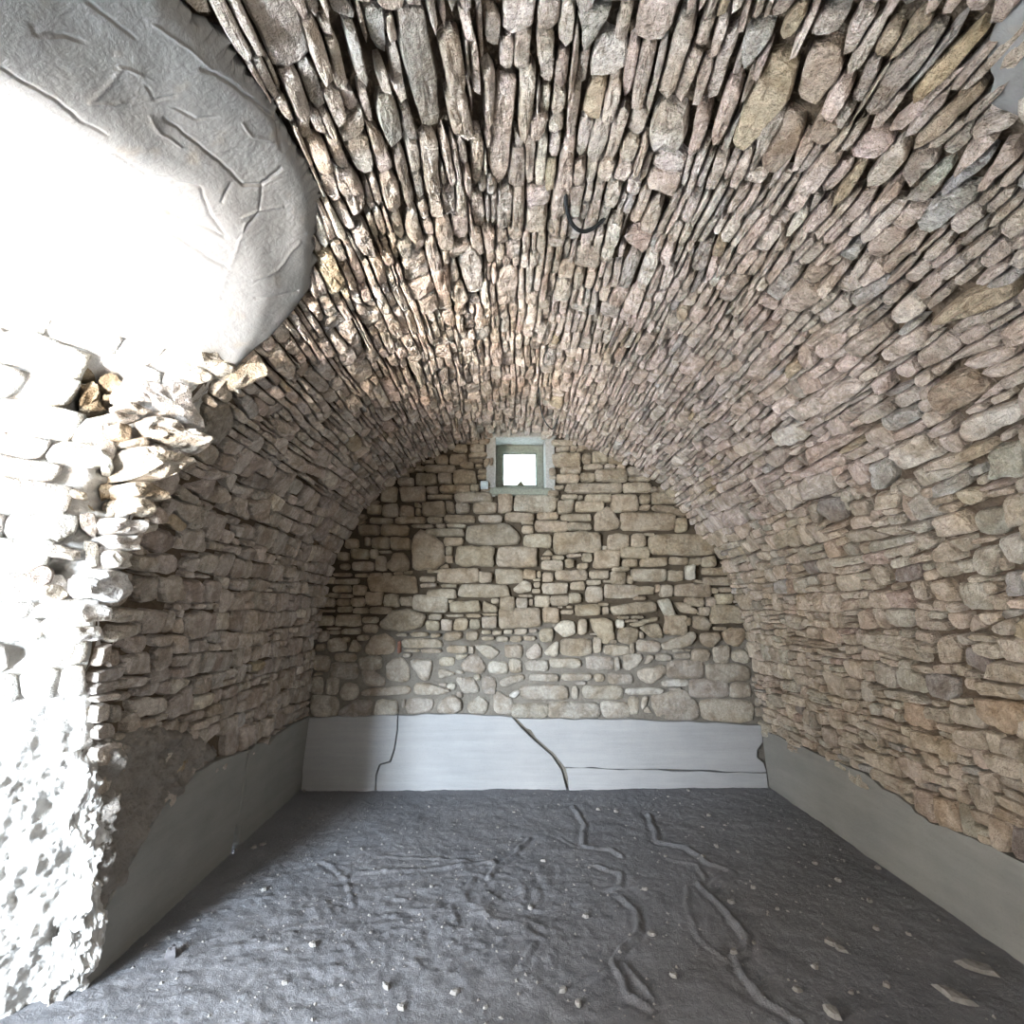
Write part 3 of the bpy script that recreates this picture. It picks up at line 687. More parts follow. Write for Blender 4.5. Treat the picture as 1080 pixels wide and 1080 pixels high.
def length(v, r):
    if v < 2.4: return r.uniform(.075, .19)
    if v < 5.9: return min(.32, max(.07, r.lognormvariate(math.log(.145), .40)))
    return min(.30, max(.06, r.lognormvariate(math.log(.125), .40)))
def split(v, t, r):
    x = r.random()
    if v < 2.4: return 1 if x < .78 else 2
    if v < 5.9: return (1 if x < .22 else 2 if x < .85 else 3) if t > .08 else (1 if x < .40 else 2)
    return 1 if x < .45 else (2 if x < .9 or t < .11 else 3)
F2 = [(P, bb(P)) for P, c in feat]
r_ = random.Random(5)                                 # a few more big stones where none were traced
for _ in range(500):
    s = r_.uniform(.7, 8.0); y = r_.uniform(.4, 4.6)
    wy, ws = (r_.uniform(.12, .30), r_.uniform(.07, .11)) if 2.5 < s < 6.2 else (r_.uniform(.12, .22), r_.uniform(.09, .16))
    P = np.array([(y+wy*a*r_.uniform(.4, .55), s+ws*b*r_.uniform(.38, .55)) for a, b in ((-1, -.8), (0, -1), (1, -.8), (1, .8), (0, 1), (-1, .8))])
    P = ccw(hull(P)); q = (P-P.mean(0))*1.15+P.mean(0)
    if in_poly(P.mean(0), FORBID) or any(overlap_bb(bb(q), b) for _, b in F2): continue
    F2.append((P, bb(P))); feat.append((P, None))
    if len(feat) > 205: break
PLACED = []
groups = {'left': [], 'vault': [], 'right': []}
def region(s): return 'left' if s < 2.5 else ('vault' if s < SR else 'right')
sid = 1000
def add_barrel(P, col, big):
    global sid
    sid += 1; s = P[:, 1].mean(); g = region(s); r = random.Random(sid)
    q = project(BARREL.pt(*P.mean(0)))
    if g == 'left' and ((q[0]-229)/18)**2 + ((q[1]-789)/13)**2 < 1: PLACED.append(P); return      # the dark hole above the plinth
    H = r.uniform(.014, .048) if g == 'vault' else r.uniform(.012, .042)
    if big: H *= 1.15
    c = jit(col, r, .04) if col else jit(r.choice(PAL[g]), r, .13)
    if not col and r.random() < .07: c = jit(r.choice([YB, PK, GR, WT, DG]), r, .05)
    V, Fc = stone_mesh(P, BARREL, H, sid, cut=r.uniform(.06, .16), gap=r.uniform(.002, .0065), wob=r.uniform(.12, .30), dense=1.25 if big else 1.0, rough=1.2)
    groups[g].append((V, Fc, c)); PLACED.append(P)
S0, S1 = .60, STOT-.44
for P, col in feat:
    Q = barrel_ok(P, .3, STOT-.3)
    if Q is not None: add_barrel(Q, col, True)
F3 = Placed([P for P, _ in F2])
for P in rows(-.1, BACK+.02, S0-.06, S1+.02, thick, length, 21, .014, split):
    Q = barrel_ok(P, S0-.1, S1+.05)
    if Q is None: continue
    Q = fit(ccw(hull(Q)), F3, .30, .016)
    if Q is not None: add_barrel(Q, None, False)
# small wedges where a hole was left between the stones
gy, gs = np.arange(.2, BACK, .012), np.arange(S0-.05, S1, .012); occ = np.zeros((len(gs), len(gy)), bool); GY_, GS_ = np.meshgrid(gy, gs)
for P in PLACED:
    b0, b1, b2, b3 = bb(P); i0, i1 = np.searchsorted(gy, (b0, b2)); j0, j1 = np.searchsorted(gs, (b1, b3))
    if i1 <= i0 or j1 <= j0: continue
    X_, Y_ = GY_[j0:j1, i0:i1], GS_[j0:j1, i0:i1]; m = np.ones(X_.shape, bool); Pc = ccw(P)
    for i in range(len(Pc)):
        e = Pc[(i+1) % len(Pc)]-Pc[i]; m &= (e[0]*(Y_-Pc[i][1])-e[1]*(X_-Pc[i][0])) >= -.004*np.hypot(*e)
    occ[j0:j1, i0:i1] |= m
r_ = random.Random(8); nfill = 0
free = [tuple(q) for q in np.argwhere(~occ)]; r_.shuffle(free)
for j, i in free:
    if occ[j, i]: continue
    for hw in (4, 3, 2):
        for hv in (3, 2, 1):
            if j-hv >= 0 and j+hv < len(gs) and i-hw >= 0 and i+hw < len(gy) and not occ[j-hv:j+hv+1, i-hw:i+hw+1].any():
                w, h = (hw+.5)*.012, (hv+.5)*.012; c = np.array([gy[i], gs[j]])
                P = np.array([c+(a*w*r_.uniform(.8, 1.15), b*h*r_.uniform(.8, 1.15)) for a, b in ((-1, -1), (0, -1.1), (1, -1), (1, 1), (0, 1.1), (-1, 1))])
                occ[j-hv:j+hv+1, i-hw:i+hw+1] = True
                Q = barrel_ok(P, S0-.1, S1+.05)
                if Q is not None: add_barrel(Q, None, False); nfill += 1
                break
        else: continue
        break
emit(wall_left, groups['left'], smooth=False); emit(ceiling, groups['vault'], smooth=False); emit(wall_right, groups['right'], smooth=False)

# rough mortar-coated rubble at the foot of the left wall
def rugged(name, pts, chart, H, amp, seed, mat, parent, n=70, soft=.05, **props):
    P = ccw(px_poly(chart, pts, 0, 0, 1)); b = bb(P); U, V = np.meshgrid(np.linspace(b[0]-.03, b[2]+.03, n), np.linspace(b[1]-.03, b[3]+.03, n))
    Q = np.vstack([P, P[:1]]); flat_ = np.stack([U.ravel(), V.ravel()], 1); wob_ = .03*fbm(U*9, V*9, 0, seed, 3).ravel()
    sd = np.array([(1 if in_poly(p, P) else -1)*np.hypot(*(nearest_on(p, Q)-p)) for p in flat_]) + wob_
    k = np.clip(sd/soft, -1, 1).reshape(U.shape); k = np.where(k > 0, np.sqrt(np.maximum(k, 0)), k)
    h = H*k + np.where(k > 0, 1, .2)*amp*(fbm(U*10, V*10, 0, seed+1, 5, .62) + .5*np.abs(fbm(U*22, V*22, 0, seed+2, 3)))
    G3 = chart.pt(U, V, h); gf = grid_faces(n, n); gf = gf[(k.ravel()[gf] > -.75).all(1)]
    return obj(name, G3.reshape(-1, 3), gf, mat, parent, **props)
rugged('mortar_lump', [(80,800),(103,795),(107,860),(108,945),(94,1005),(88,1046),(62,1050),(76,1000),(82,900)], CORNER, .03, .040, 75, M['lime'], jamb, 90)
rugged('mortar_lump', [(97,782),(150,768),(215,772),(226,792),(200,812),(168,850),(140,895),(114,940),(97,965),(95,900),(96,840)], BARREL, .055, .030, 71, M['rough'], wall_left, 110)

# top right: a remnant of plaster on the vault
P = px_poly(BARREL, [(1046,18),(1040,62),(1049,106),(1085,116),(1150,90),(1160,10),(1100,-30)], 0, 0, 1)
V, Fc = stone_mesh(hull(P), BARREL, .022, 15, cut=.08, gap=0, wob=.16, dense=2.5, rough=1.2, flat=.03)
obj('plaster_patch', V, Fc, M['plaster'], ceiling, centre=True, label='pale plaster remnant at the upper right')

# ------------------------------------------------------------------ stones of the end wall, traced one by one
BK = {(320, 450): [(835,180,920,235),(925,170,1035,235),(770,238,960,290),(990,225,1080,268),(945,122,1040,162),(715,300,845,365),(855,285,945,365),(950,280,1080,370),(595,322,700,372),
 (495,385,595,475),(612,380,770,480),(775,375,855,425),(865,370,1055,420),(780,430,945,460),(950,422,1110,480),(400,490,495,560),(498,490,600,575),(605,500,705,570),(710,520,745,560),(745,470,895,565),(900,475,960,550),(965,485,1055,550),
 (420,575,565,615),(575,570,775,612),(780,570,880,612),(888,558,1090,610),(345,620,480,690),(490,620,675,692),(680,618,830,642),(835,615,900,640),(905,612,1030,640),(770,645,1020,695),
 (385,700,425,755),(430,700,545,775),(550,700,680,780),[(745,655),(890,740),(897,870),(840,902),(690,910),(680,780),(700,700)],(885,700,1015,755),(260,710,350,770),(300,770,415,840),(420,780,475,835),(480,783,560,802),
 (455,815,525,910),[(570,800),(640,800),(672,850),(665,910),(570,915),(522,875)],(215,790,290,850),(305,850,445,915),(230,865,295,905),(780,905,870,930),(190,925,310,950),(325,930,410,955),(420,925,495,950),(500,925,560,945),(570,920,630,940),(635,910,690,935)],
 (480, 450): [(0,110,80,165),(95,110,190,160),(85,165,205,200),(90,202,180,230),(35,225,120,260),(0,175,75,225),(0,280,135,360),(125,235,175,265),(140,270,205,300),(140,305,200,330),(0,365,95,415),(100,362,155,412),(0,415,235,475),
 (110,475,270,550),(270,410,365,548),(370,430,640,540),(580,405,660,445),(610,450,655,475),(650,460,755,545),(760,465,945,540),(690,360,1060,420),(620,370,690,400),(820,430,985,480),(670,430,780,460),(990,430,1080,540),
 (610,85,765,125),(635,130,725,155),(610,165,795,255),(805,165,860,235),(865,155,965,235),(970,160,1090,235),(815,235,940,270),(945,235,1015,265),(1020,240,1080,270),(670,252,800,298),(640,302,785,355),(790,290,880,350),(885,275,1095,350),(780,95,905,140),
 (148,560,305,610),(315,545,505,605),(515,540,660,590),(665,555,860,600),[(70,630),(250,612),(350,612),(418,700),(410,745),(190,752),(70,735)],(420,625,495,680),(415,600,500,620),(505,595,715,665),(710,605,870,655),[(875,560),(960,500),(1000,530),(1045,600),(1035,655),(880,660)],
 (430,680,610,765),(620,655,930,805),(0,760,245,890),(258,758,530,890),[(545,815),(590,770),(625,815)],(540,820,605,845),(610,812,690,845),(540,847,685,910),(695,840,750,895),(705,805,800,832),(800,800,870,860),(870,785,1050,895)],
 (320, 600): [(200,60,355,100),(415,45,730,150),(735,45,840,85),(735,90,850,118),(865,92,975,120),(850,0,1110,90),(780,125,970,190),(50,95,135,150),(185,105,300,150),(310,105,400,172),(390,145,505,232),(510,160,605,240),(610,170,690,240),(695,165,915,272),(915,195,955,220),(925,200,1120,275),
 (110,185,200,245),(205,190,295,235),(300,180,390,238),(80,255,200,275),(215,237,310,275),(312,245,415,285),(420,240,560,285),(85,295,195,365),(205,285,365,365),(375,303,475,345),[(475,340),(560,262),(660,250),(775,285),(765,370),(660,398),(500,385)],(790,285,880,322),(900,285,1015,305),
 (770,330,860,392),(870,315,945,390),(950,318,1040,388),(150,370,235,387),(160,390,235,415),(240,375,362,415),(375,355,470,405),(580,405,665,430),(675,397,795,430),(805,405,870,440),(85,390,165,468),(245,430,295,465),(340,415,415,455),(150,440,270,522),(75,470,145,525),[(320,432),(372,490),(360,530),(280,525)],
 [(385,510),(440,420),(520,402),(585,450),(580,535),(480,547),(390,540)],((595,455,620,540),(.42,.22,.17)),(625,440,885,500),(740,502,880,535),(630,505,738,530),(885,395,1010,455),(905,480,1040,538),(60,540,175,650),(195,535,335,592),(170,592,352,705),(340,555,505,640),[(365,622),(440,640),(520,680),(527,740),(400,750),(372,700)],
 [(560,565),(630,562),(680,620),(675,700),(600,728),(525,690),(520,610)],[(670,565),(830,575),(825,640),(785,705),(740,695),(680,610)],(860,555,960,612),[(845,630),(900,625),(978,662),(900,690),(850,697)],(45,680,130,790),(140,680,232,788),(235,715,360,830),[(365,760),(690,730),(690,795),(365,808)],[(700,715),(780,718),(955,768),(860,798),(695,800)],
 (40,800,225,930),[(208,918),(300,830),(445,822),(440,935),(260,940)],(445,820,605,930),(650,810,825,915),[(840,850),(930,795),(1000,820),(1012,890),(960,920),(850,915)]],
 (480, 600): [(0,20,140,85),(150,20,240,90),(250,0,430,90),(430,5,510,65),(515,15,545,60),(550,20,625,85),(635,5,840,75),(850,8,975,65),(985,15,1075,95),(830,70,925,105),(930,68,1000,90),(20,95,350,185),[(360,130),(430,70),(490,85),(480,145),(400,157)],(495,82,540,120),(490,60,545,78),(485,125,540,155),(548,88,715,160),(725,80,825,135),(830,110,935,210),(945,100,1165,190),
 [(175,190),(270,245),(265,275),(170,275)],(225,185,280,220),(280,175,380,270),(385,185,460,250),(395,160,495,180),(465,190,495,235),(503,165,600,240),(600,170,720,230),(715,150,798,218),(0,285,60,305),(65,283,165,308),(170,280,270,300),(275,250,552,372),(555,245,660,345),(650,235,680,250),(705,232,745,250),(665,260,750,290),(760,220,925,295),(905,212,975,235),(930,240,970,290),
 (90,315,160,380),(165,302,265,375),(60,390,150,455),(165,385,230,415),(235,388,300,418),(305,385,365,412),(375,375,460,415),(465,378,520,405),(525,375,620,460),(165,425,250,455),(255,422,340,465),(345,420,425,465),(430,420,510,455),([(618,375),(680,320),(755,330),(768,415),(680,432)],(.58,.54,.46)),(775,320,835,420),[(850,315),(1005,310),(1017,440),(960,480),(930,470),(880,380)],
 [(120,478),(200,475),(295,525),(230,582),(170,545)],(310,475,430,565),[(440,530),(515,460),(552,500),(540,570),(460,572)],([(555,520),(660,440),(660,552),(570,552)],(.60,.57,.50)),(665,435,860,550),(870,430,925,540),(935,478,1110,545),(970,447,1025,475),[(20,600),(90,540),(160,550),(200,610),(170,665),(60,660)],(210,585,335,665),(340,565,425,655),(440,572,590,648),(595,562,800,632),(820,552,1000,635),(1012,560,1040,640),
 [(0,690),(100,672),(155,740),(140,790),(50,790)],(165,677,265,790),[(275,700),(430,655),(450,700),(290,760)],(465,655,655,712),(670,655,865,708),(877,660,950,715),(960,655,1130,730),(410,730,730,835),(735,745,780,825),(797,730,1065,825),[(75,840),(160,795),(220,850),(200,915),(85,920)],[(230,800),(262,765),(378,830),(350,925),(250,905)],([(325,800),(405,755),(412,780),(375,825)],(.58,.57,.54)),(355,845,595,945),(580,838,918,950),(920,835,1110,945)],
 (640, 470): [(0,60,125,110),(0,150,130,225),(130,135,260,193),(135,197,280,225),(0,235,100,300),(105,232,280,300),(285,295,450,370),[(280,378),(400,378),(510,430),(500,455),(300,410)],(0,310,25,360),(30,312,200,415),(203,310,275,370),(205,375,275,410),(85,425,425,545),(430,460,510,548),(515,470,645,545),
 (0,560,140,660),(150,555,245,640),(230,553,300,570),(270,560,690,695),(75,640,270,715),(95,720,195,770),(205,710,385,765),(395,705,510,755),(515,710,600,760),(602,700,690,765),(695,705,760,765),(30,765,145,798),(25,800,120,880),(125,820,165,875),(155,775,380,862),(385,785,490,860),((495,755,555,850),(.55,.53,.47)),(600,770,780,820),(610,830,790,885)],
 (640, 610): [(160,45,300,105),(165,110,250,140),(330,40,415,120),(425,30,660,115),(660,60,700,95),(705,55,790,90),[(15,180),(120,165),(300,135),(325,215),(40,238)],([(315,135),(395,130),(440,235),(375,252)],(.52,.50,.43)),[(420,150),(480,150),(585,210),(560,232),(470,215)],(490,122,615,180),(580,182,650,235),(620,120,690,180),(687,95,795,165),(655,170,880,290),
 (70,235,140,260),(145,235,230,258),[(130,290),(230,270),(320,238),(328,260),(180,312)],((60,260,110,315),(.66,.63,.56)),(70,315,200,410),[(200,310),(330,275),(362,378),(260,372)],(360,235,510,355),(500,247,530,300),[(535,310),(550,240),(620,235),(667,300),(640,335)],(675,305,755,330),[(730,340),(790,302),(870,310),(880,370),(830,432),(760,425)],
 [(345,410),(540,330),(577,350),(540,430),(350,462)],[(582,340),(720,338),(725,390),(660,442),(600,420)],(182,387,340,468),(137,405,175,475),(300,475,405,525),(412,470,530,510),(530,442,655,530),(667,425,775,530),[(777,455),(870,450),(917,530),(860,547),(790,525)],[(225,550),(260,480),(300,490),(290,520)],[(85,480),(215,478),(225,520),(150,590),(100,570)],(45,500,80,585),
 [(185,580),(350,540),(390,590),(270,678),(190,640)],(370,520,615,635),(620,537,910,655),((342,637,515,685),(.52,.51,.48)),(520,640,765,755),(770,657,910,750),((115,690,360,735),(.54,.53,.50)),([(212,800),(225,745),(262,742),(250,800),(215,832)],(.62,.61,.58)),(130,747,205,865),[(265,800),(280,740),(480,700),(560,760),(602,870),(560,897),(300,890)],(585,757,930,905)]}
bfe = []
for (ox, oy), lst in BK.items():
    for it in lst:
        col = None
        if isinstance(it, tuple) and len(it) == 2: it, col = it
        if isinstance(it, tuple):
            x0, y0, x1, y1 = it; w, h = x1-x0, y1-y0; j = lambda a: rng.uniform(-a, a)
            it = [(x0+j(.03)*w, y0+j(.08)*h), ((x0+x1)/2, y0+j(.05)*h), (x1+j(.03)*w, y0+j(.08)*h), (x1+j(.03)*w, y1+j(.08)*h), ((x0+x1)/2, y1+j(.05)*h), (x0+j(.03)*w, y1+j(.08)*h)]
        P = np.array([on_plane_y(ox+x/6, oy+y/6, BACK) for x, y in it])
        bfe.append((ccw(hull(P)), col))
items = []
BF = [(P, bb(P)) for P, c in bfe]
WIN = np.array([(WX0-.02, WZ0-.03), (WX1+.03, WZ0-.03), (WX1+.03, WZ1+.2), (WX0-.02, WZ1+.2)]); BF.append((WIN, bb(WIN)))
fill = rows(-1.75, 2.4, .6, 3.2, lambda v, r: r.uniform(.05, .085), lambda v, r: r.uniform(.06, .16), 42)
BF = Placed([P for P, _ in BF])
allb = [(P, c, True) for P, c in bfe]
for P in fill:
    c = P.mean(0); x_, z_ = c
    P = fit(ccw(hull(P)), BF, .5, .022)
    if P is not None: allb.append((P, None, False))
# keep only what lies under the vault
ring = PQ
def under(P):
    c = P.mean(0)
    return in_poly(c, ring)
for i, (P, col, tr) in enumerate(allb):
    if not under(P): continue
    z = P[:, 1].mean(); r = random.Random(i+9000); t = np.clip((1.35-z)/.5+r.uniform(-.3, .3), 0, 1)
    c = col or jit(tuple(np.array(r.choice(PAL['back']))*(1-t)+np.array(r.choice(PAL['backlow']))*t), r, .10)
    V, Fc = stone_mesh(P, BACKW, r.uniform(.018, .042), i+9000, cut=.085 if z > 1.3 else .15, gap=.0025 if z > 1.3 else .004, wob=r.uniform(.08, .18), dense=1.25, rough=1.0, flat=.14)
    items.append((V, Fc, c))
emit(wall_back, items)

# ------------------------------------------------------------------ concrete plinths
def prism(P3, off):                                   # polygon in space pushed back by a vector, with a small chamfer
    P3 = np.asarray(P3, float); off = np.asarray(off, float); c = P3.mean(0); n = len(P3)
    u = off/np.linalg.norm(off); d = P3-c; d = d/np.maximum(np.linalg.norm(d, axis=1), 1e-6)[:, None]
    Vv = np.vstack([P3-d*.006, P3+u*.006, P3+off]); Fc = [list(range(n))]
    for r in (0, 1):
        for i in range(n): Fc.append([r*n+i, (r+1)*n+i, (r+1)*n+(i+1) % n, r*n+(i+1) % n])
    return Vv, Fc
def dens(pts, step=14, a=1.2, seed=1, closed=True):
    r = random.Random(seed); out = []
    for i in range(len(pts) if closed else len(pts)-1):
        p, q = np.array(pts[i], float), np.array(pts[(i+1) % len(pts)], float); n = max(1, int(np.hypot(*(q-p))/step))
        for k in range(n): out.append(p+(q-p)*k/n + (np.array([r.uniform(-a, a), r.uniform(-a, a)]) if k else 0))
    return out
PY = BACK-.045
bb_ = empty('baseboard_back', (.3, PY, 0), kind='structure', category='plinth', label='cracked pale grey concrete plinth along the end wall')
def pieces(parent, name, pts, Y, mat, off, seed):
    P3 = [(*[on_plane_y(x, y, Y)[0]], Y, max(-.03, on_plane_y(x, y, Y)[1])) for x, y in dens(pts, 14, .9, seed)]
    V, Fc = prism(P3, off); o = obj(name, V, Fc, mat, None, False, centre=True); o.parent = parent
    o.location = o.location - parent.location; return o
CB = M['concrete_back']
pieces(bb_, 'concrete_slab', [(322,757),(419,754.5),(418.5,770),(415.5,790),(411,803),(400,806),(396,818),(395.5,836),(317,836)], PY, CB, (0, .1, 0), 1)
pieces(bb_, 'concrete_slab', [(420,754.5),(480,753),(540,756.5),(550,768),(562,780),(582,797),(592,812),(598.5,836),(396.5,836),(397.2,819),(401,807),(412.2,804),(416.7,790),(419.7,770)], PY, CB, (0, .1, 0), 2)
pieces(bb_, 'concrete_slab', [(545,758),(680,759.5),(803,765),(805,783),(799,791),(799,799),(806,805),(809,814.5),(595.5,809),(585,795.5),(565.5,778.5),(560,770),(555,768)], PY, CB, (0, .1, 0), 3)
pieces(bb_, 'concrete_slab', [(597,810.3),(809,815.6),(811,838),(600.5,838),(599.5,822)], PY-.004, CB, (0, .1, 0), 4)
V, Fc = box_mesh(-1.76, 2.36, PY+.075, BACK+.06, -.05, .60, .01); o = obj('mortar_core', V, Fc, M['joint'], bb_, False, centre=True); o.location = o.location - bb_.location
def side_plinth(name, x, top, sign, label, pieces_y):
    e = empty(name, (x, 3.6, 0), kind='structure', category='plinth', label=label)
    for i, ys in enumerate(pieces_y):
        P3 = [(x, y, z) for y, z in ys]
        P3 = [(x + .012*float(vnoise(y*2, z*2, 0, 7)) - sign*.03*(z/.5), y, z) for (x, y, z) in P3]
        V, Fc = prism(P3, (sign*.12, 0, 0)); o = obj('concrete_slab', V, Fc, M['concrete_side'], None, False, centre=True); o.parent = e; o.location = o.location - e.location
    return e
def wall_px(x, y, X):
    d = ray(x, y); t = X/d[0]; return d[1]*t, CAMH+d[2]*t
XL, XR = -1.715, 2.30
lt = [wall_px(x, y, XL) for x, y in dens([(262,790),(250,793),(232,799),(218,804),(200,814),(165,850),(140,892),(118,935),(104,960),(92,1005)], 9, .8, 5, False)]
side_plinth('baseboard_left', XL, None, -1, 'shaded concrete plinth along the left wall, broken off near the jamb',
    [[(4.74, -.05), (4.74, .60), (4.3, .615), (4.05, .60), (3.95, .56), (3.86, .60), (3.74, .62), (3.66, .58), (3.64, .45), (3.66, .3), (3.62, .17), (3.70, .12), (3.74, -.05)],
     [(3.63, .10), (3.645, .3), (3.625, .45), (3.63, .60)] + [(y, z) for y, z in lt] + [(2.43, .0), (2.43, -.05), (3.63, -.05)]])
rt = [wall_px(x, y, XR) for x, y in dens([(806,769),(850,788),(880,801),(915,815),(935,832),(950,838),(985,868),(1030,884),(1075,905)], 9, 1.4, 6, False)]
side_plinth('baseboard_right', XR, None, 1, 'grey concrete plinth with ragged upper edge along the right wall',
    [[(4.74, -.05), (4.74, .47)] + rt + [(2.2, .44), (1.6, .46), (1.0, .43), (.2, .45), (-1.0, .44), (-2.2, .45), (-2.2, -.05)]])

# ------------------------------------------------------------------ floor
RIDGE = [([(684,858),(695,887),(724,893),(747,910),(771,919),(748,935)], .020, .028), ([(736,932),(765,958),(787,987),(785,1002),(773,1010),(780,1024),(806,1054),(843,1078)], .020, .026),
 ([(724,936),(728,969),(739,991),(765,1013)], .010, .02), ([(605,850),(616,869),(614,891),(644,895),(655,902)], .018, .026), ([(621,911),(655,921),(653,936),(640,939)], .016, .024),
 ([(655,947),(670,961),(673,984),(658,1002),(647,1017),(662,1047),(688,1061)], .020, .024), ([(658,1017),(673,1036),(695,1058)], .016, .02), ([(558,884),(542,902),(521,917),(514,928)], .016, .022),
 ([(499,928),(488,947),(475,958),(482,976)], .012, .02), ([(380,919),(444,917),(518,910)], .010, .03), ([(400,903),(460,905),(520,912)], .008, .02), ([(525,995),(480,1024)], -.014, .02), ([(547,1024),(565,998)], .012, .02),
 ([(340,908),(365,925),(372,955)], .012, .02), ([(648,1020),(600,1045)], .008, .02), ([(704,905),(735,912),(742,925)], .012, .025), ([(590,882),(612,893)], .010, .02)]
fx = np.r_[np.linspace(-3.1, -1.85, 14), np.arange(-1.80, 2.40, .0125)]; fy = np.r_[np.linspace(-2.4, 1.35, 40), np.arange(1.37, 4.80, .0125)]
X, Y = np.meshgrid(fx, fy)
lit = np.exp(-(((X+.9)/1.0)**2 + ((Y-2.6)/1.2)**2)) + .9*np.exp(-(((X-.05)/.45)**2 + ((Y-3.0)/.6)**2))
rid = 1-np.abs(fbm(X*6.5, Y*6.5, 0, 81, 4)); 
Z = .008*fbm(X*1.5, Y*1.5, 0, 80, 4) + .004*fbm(X*11, Y*11, 0, 82, 4) + lit*(.006*(np.clip(rid, 0, 1)**5) + .007*np.clip(fbm(X*26, Y*26, 0, 83, 3, .65), -.12, 1)) + .0016*fbm(X*45, Y*45, 0, 85, 2)
wx = X + .012*fbm(X*9, Y*9, 0, 86, 3); wy = Y + .012*fbm(X*9, Y*9, 0, 87, 3)
for pts, hgt, wid in RIDGE:
    W = np.array([on_floor(*p) for p in pts]); d2 = np.full(X.shape, 1e9)
    for a, b in zip(W[:-1], W[1:]):
        e = b-a; t = np.clip(((wx-a[0])*e[0]+(wy-a[1])*e[1])/(e@e), 0, 1)
        d2 = np.minimum(d2, (wx-a[0]-t*e[0])**2 + (wy-a[1]-t*e[1])**2)
    d = np.sqrt(d2); hgt, wid = hgt*.62, wid*.58; Z = Z + hgt*(np.exp(-(d/wid)**2) - .5*np.exp(-((d-2.1*wid)/wid)**2))*(1+.3*vnoise(X*14, Y*14, 0, 88))
def floor_z(x, y):
    i = np.searchsorted(fx, x); j = np.searchsorted(fy, y); return Z[min(j, len(fy)-1), min(i, len(fx)-1)]
floor = obj('floor', np.stack([X, Y, Z], -1).reshape(-1, 3), grid_faces(len(fx), len(fy)), M['dust'], None, kind='structure', category='floor',
            label='dusty grey earth floor with scuffs and raised wandering tracks')

# ------------------------------------------------------------------ window
win = empty('window_1', ((WX0+WX1)/2, BACK, WZ0), kind='structure', category='window', label='small square wooden window set high in the end wall')
def part(name, b, mat, parent=win, bev=.004):
    V, Fc = box_mesh(*b, bev); o = obj(name, V, Fc, mat, None, False, centre=True); o.parent = parent
    p = Vector((0, 0, 0)); q = parent
    while q is not None: p += q.location; q = q.parent
    o.location = o.location - p; return o
FY = 4.99
part('reveal', (WX0-.09, WX0, BACK-.01, 5.20, WZ0-.08, WZ1+.06), M['lintel']); part('reveal', (WX1, WX1+.09, BACK-.01, 5.20, WZ0-.08, WZ1+.06), M['lintel'])
part('lintel', (WX0-.11, WX1+.11, BACK-.025, 5.20, WZ1, WZ1+.12), M['lintel'], bev=.012)
part('sill', (WX0-.06, WX1+.06, BACK-.03, 5.20, WZ0-.07, WZ0), M['wood'], bev=.012)
fr = [part('frame_rail', (WX0, WX1, FY, FY+.06, WZ0, WZ0+.075), M['wood']), part('frame_rail', (WX0, WX1, FY, FY+.06, WZ1-.075, WZ1), M['wood']),
      part('frame_post', (WX0, WX0+.065, FY, FY+.06, WZ0+.07, WZ1-.07), M['wood']), part('frame_post', (WX1-.065, WX1, FY, FY+.06, WZ0+.07, WZ1-.07), M['wood'])]
for s, b in (('sash_rail', (WX0+.065, WX1-.065, FY+.015, FY+.045, WZ0+.075, WZ0+.092)), ('sash_rail', (WX0+.065, WX1-.065, FY+.015, FY+.045, WZ1-.092, WZ1-.075)),
             ('sash_post', (WX0+.065, WX0+.08, FY+.015, FY+.045, WZ0+.09, WZ1-.09)), ('sash_post', (WX1-.08, WX1-.065, FY+.015, FY+.045, WZ0+.09, WZ1-.09))): part(s, b, M['wood'], bev=.003)
part('pane', (WX0+.075, WX1-.075, FY+.028, FY+.032, WZ0+.085, WZ1-.085), M['glass'], bev=.0005)
# leaf at the foot of the pane
cx_ = on_plane_y(549, 507, FY-.01)[0]
Vl = []; 
for yy in (FY-.022, FY-.016):
    for (a, b) in ((-.045, 0), (-.02, .028), (0, .052), (.022, .026), (.045, 0)): Vl.append((cx_+a, yy + (.004 if b == 0 else 0), WZ0+.0755+b))
Fl = [[0, 1, 2, 3, 4], [9, 8, 7, 6, 5]] + [[i, (i+1) % 5+0, (i+1) % 5+5, i+5] for i in range(5)]
obj('dry_leaf', Vl, Fl, M['leaf'], None, False, centre=True, label='small dark leaf caught at the foot of the window pane', category='leaf')

# added window frame around the side fill lamp, unseen behind the viewpoint
w2 = empty('fill_window_right', (2.1, -1.2, .8), kind='structure', category='window', label='added window frame around the fill light on the right wall')
for nm, b in (('frame_rail', (2.03, 2.32, -1.80, -.60, .78, .85)), ('frame_rail', (2.03, 2.32, -1.80, -.60, 2.05, 2.12)), ('frame_post', (2.03, 2.32, -1.80, -1.74, .85, 2.05)), ('frame_post', (2.03, 2.32, -.66, -.60, .85, 2.05)), ('pane', (2.075, 2.08, -1.75, -.65, .84, 2.06))):
    part(nm, b, M['glass'] if nm == 'pane' else M['wood'], w2, .001 if nm == 'pane' else .004)

# added window frame around the warm fill lamp in the unseen passage
w3 = empty('fill_window_passage', (-3.6, -.45, .4), kind='structure', category='window', label='added window frame around the warm fill light in the left passage')
for nm, b in (('frame_rail', (-3.64, -3.53, -1.06, .16, .38, .45)), ('frame_rail', (-3.64, -3.53, -1.06, .16, 1.45, 1.52)), ('frame_post', (-3.64, -3.53, -1.06, -1.0, .45, 1.45)), ('frame_post', (-3.64, -3.53, .10, .16, .45, 1.45)), ('pane', (-3.590, -3.585, -1.01, .11, .44, 1.46))):
    part(nm, b, M['glass'] if nm == 'pane' else M['wood'], w3, .001 if nm == 'pane' else .004)

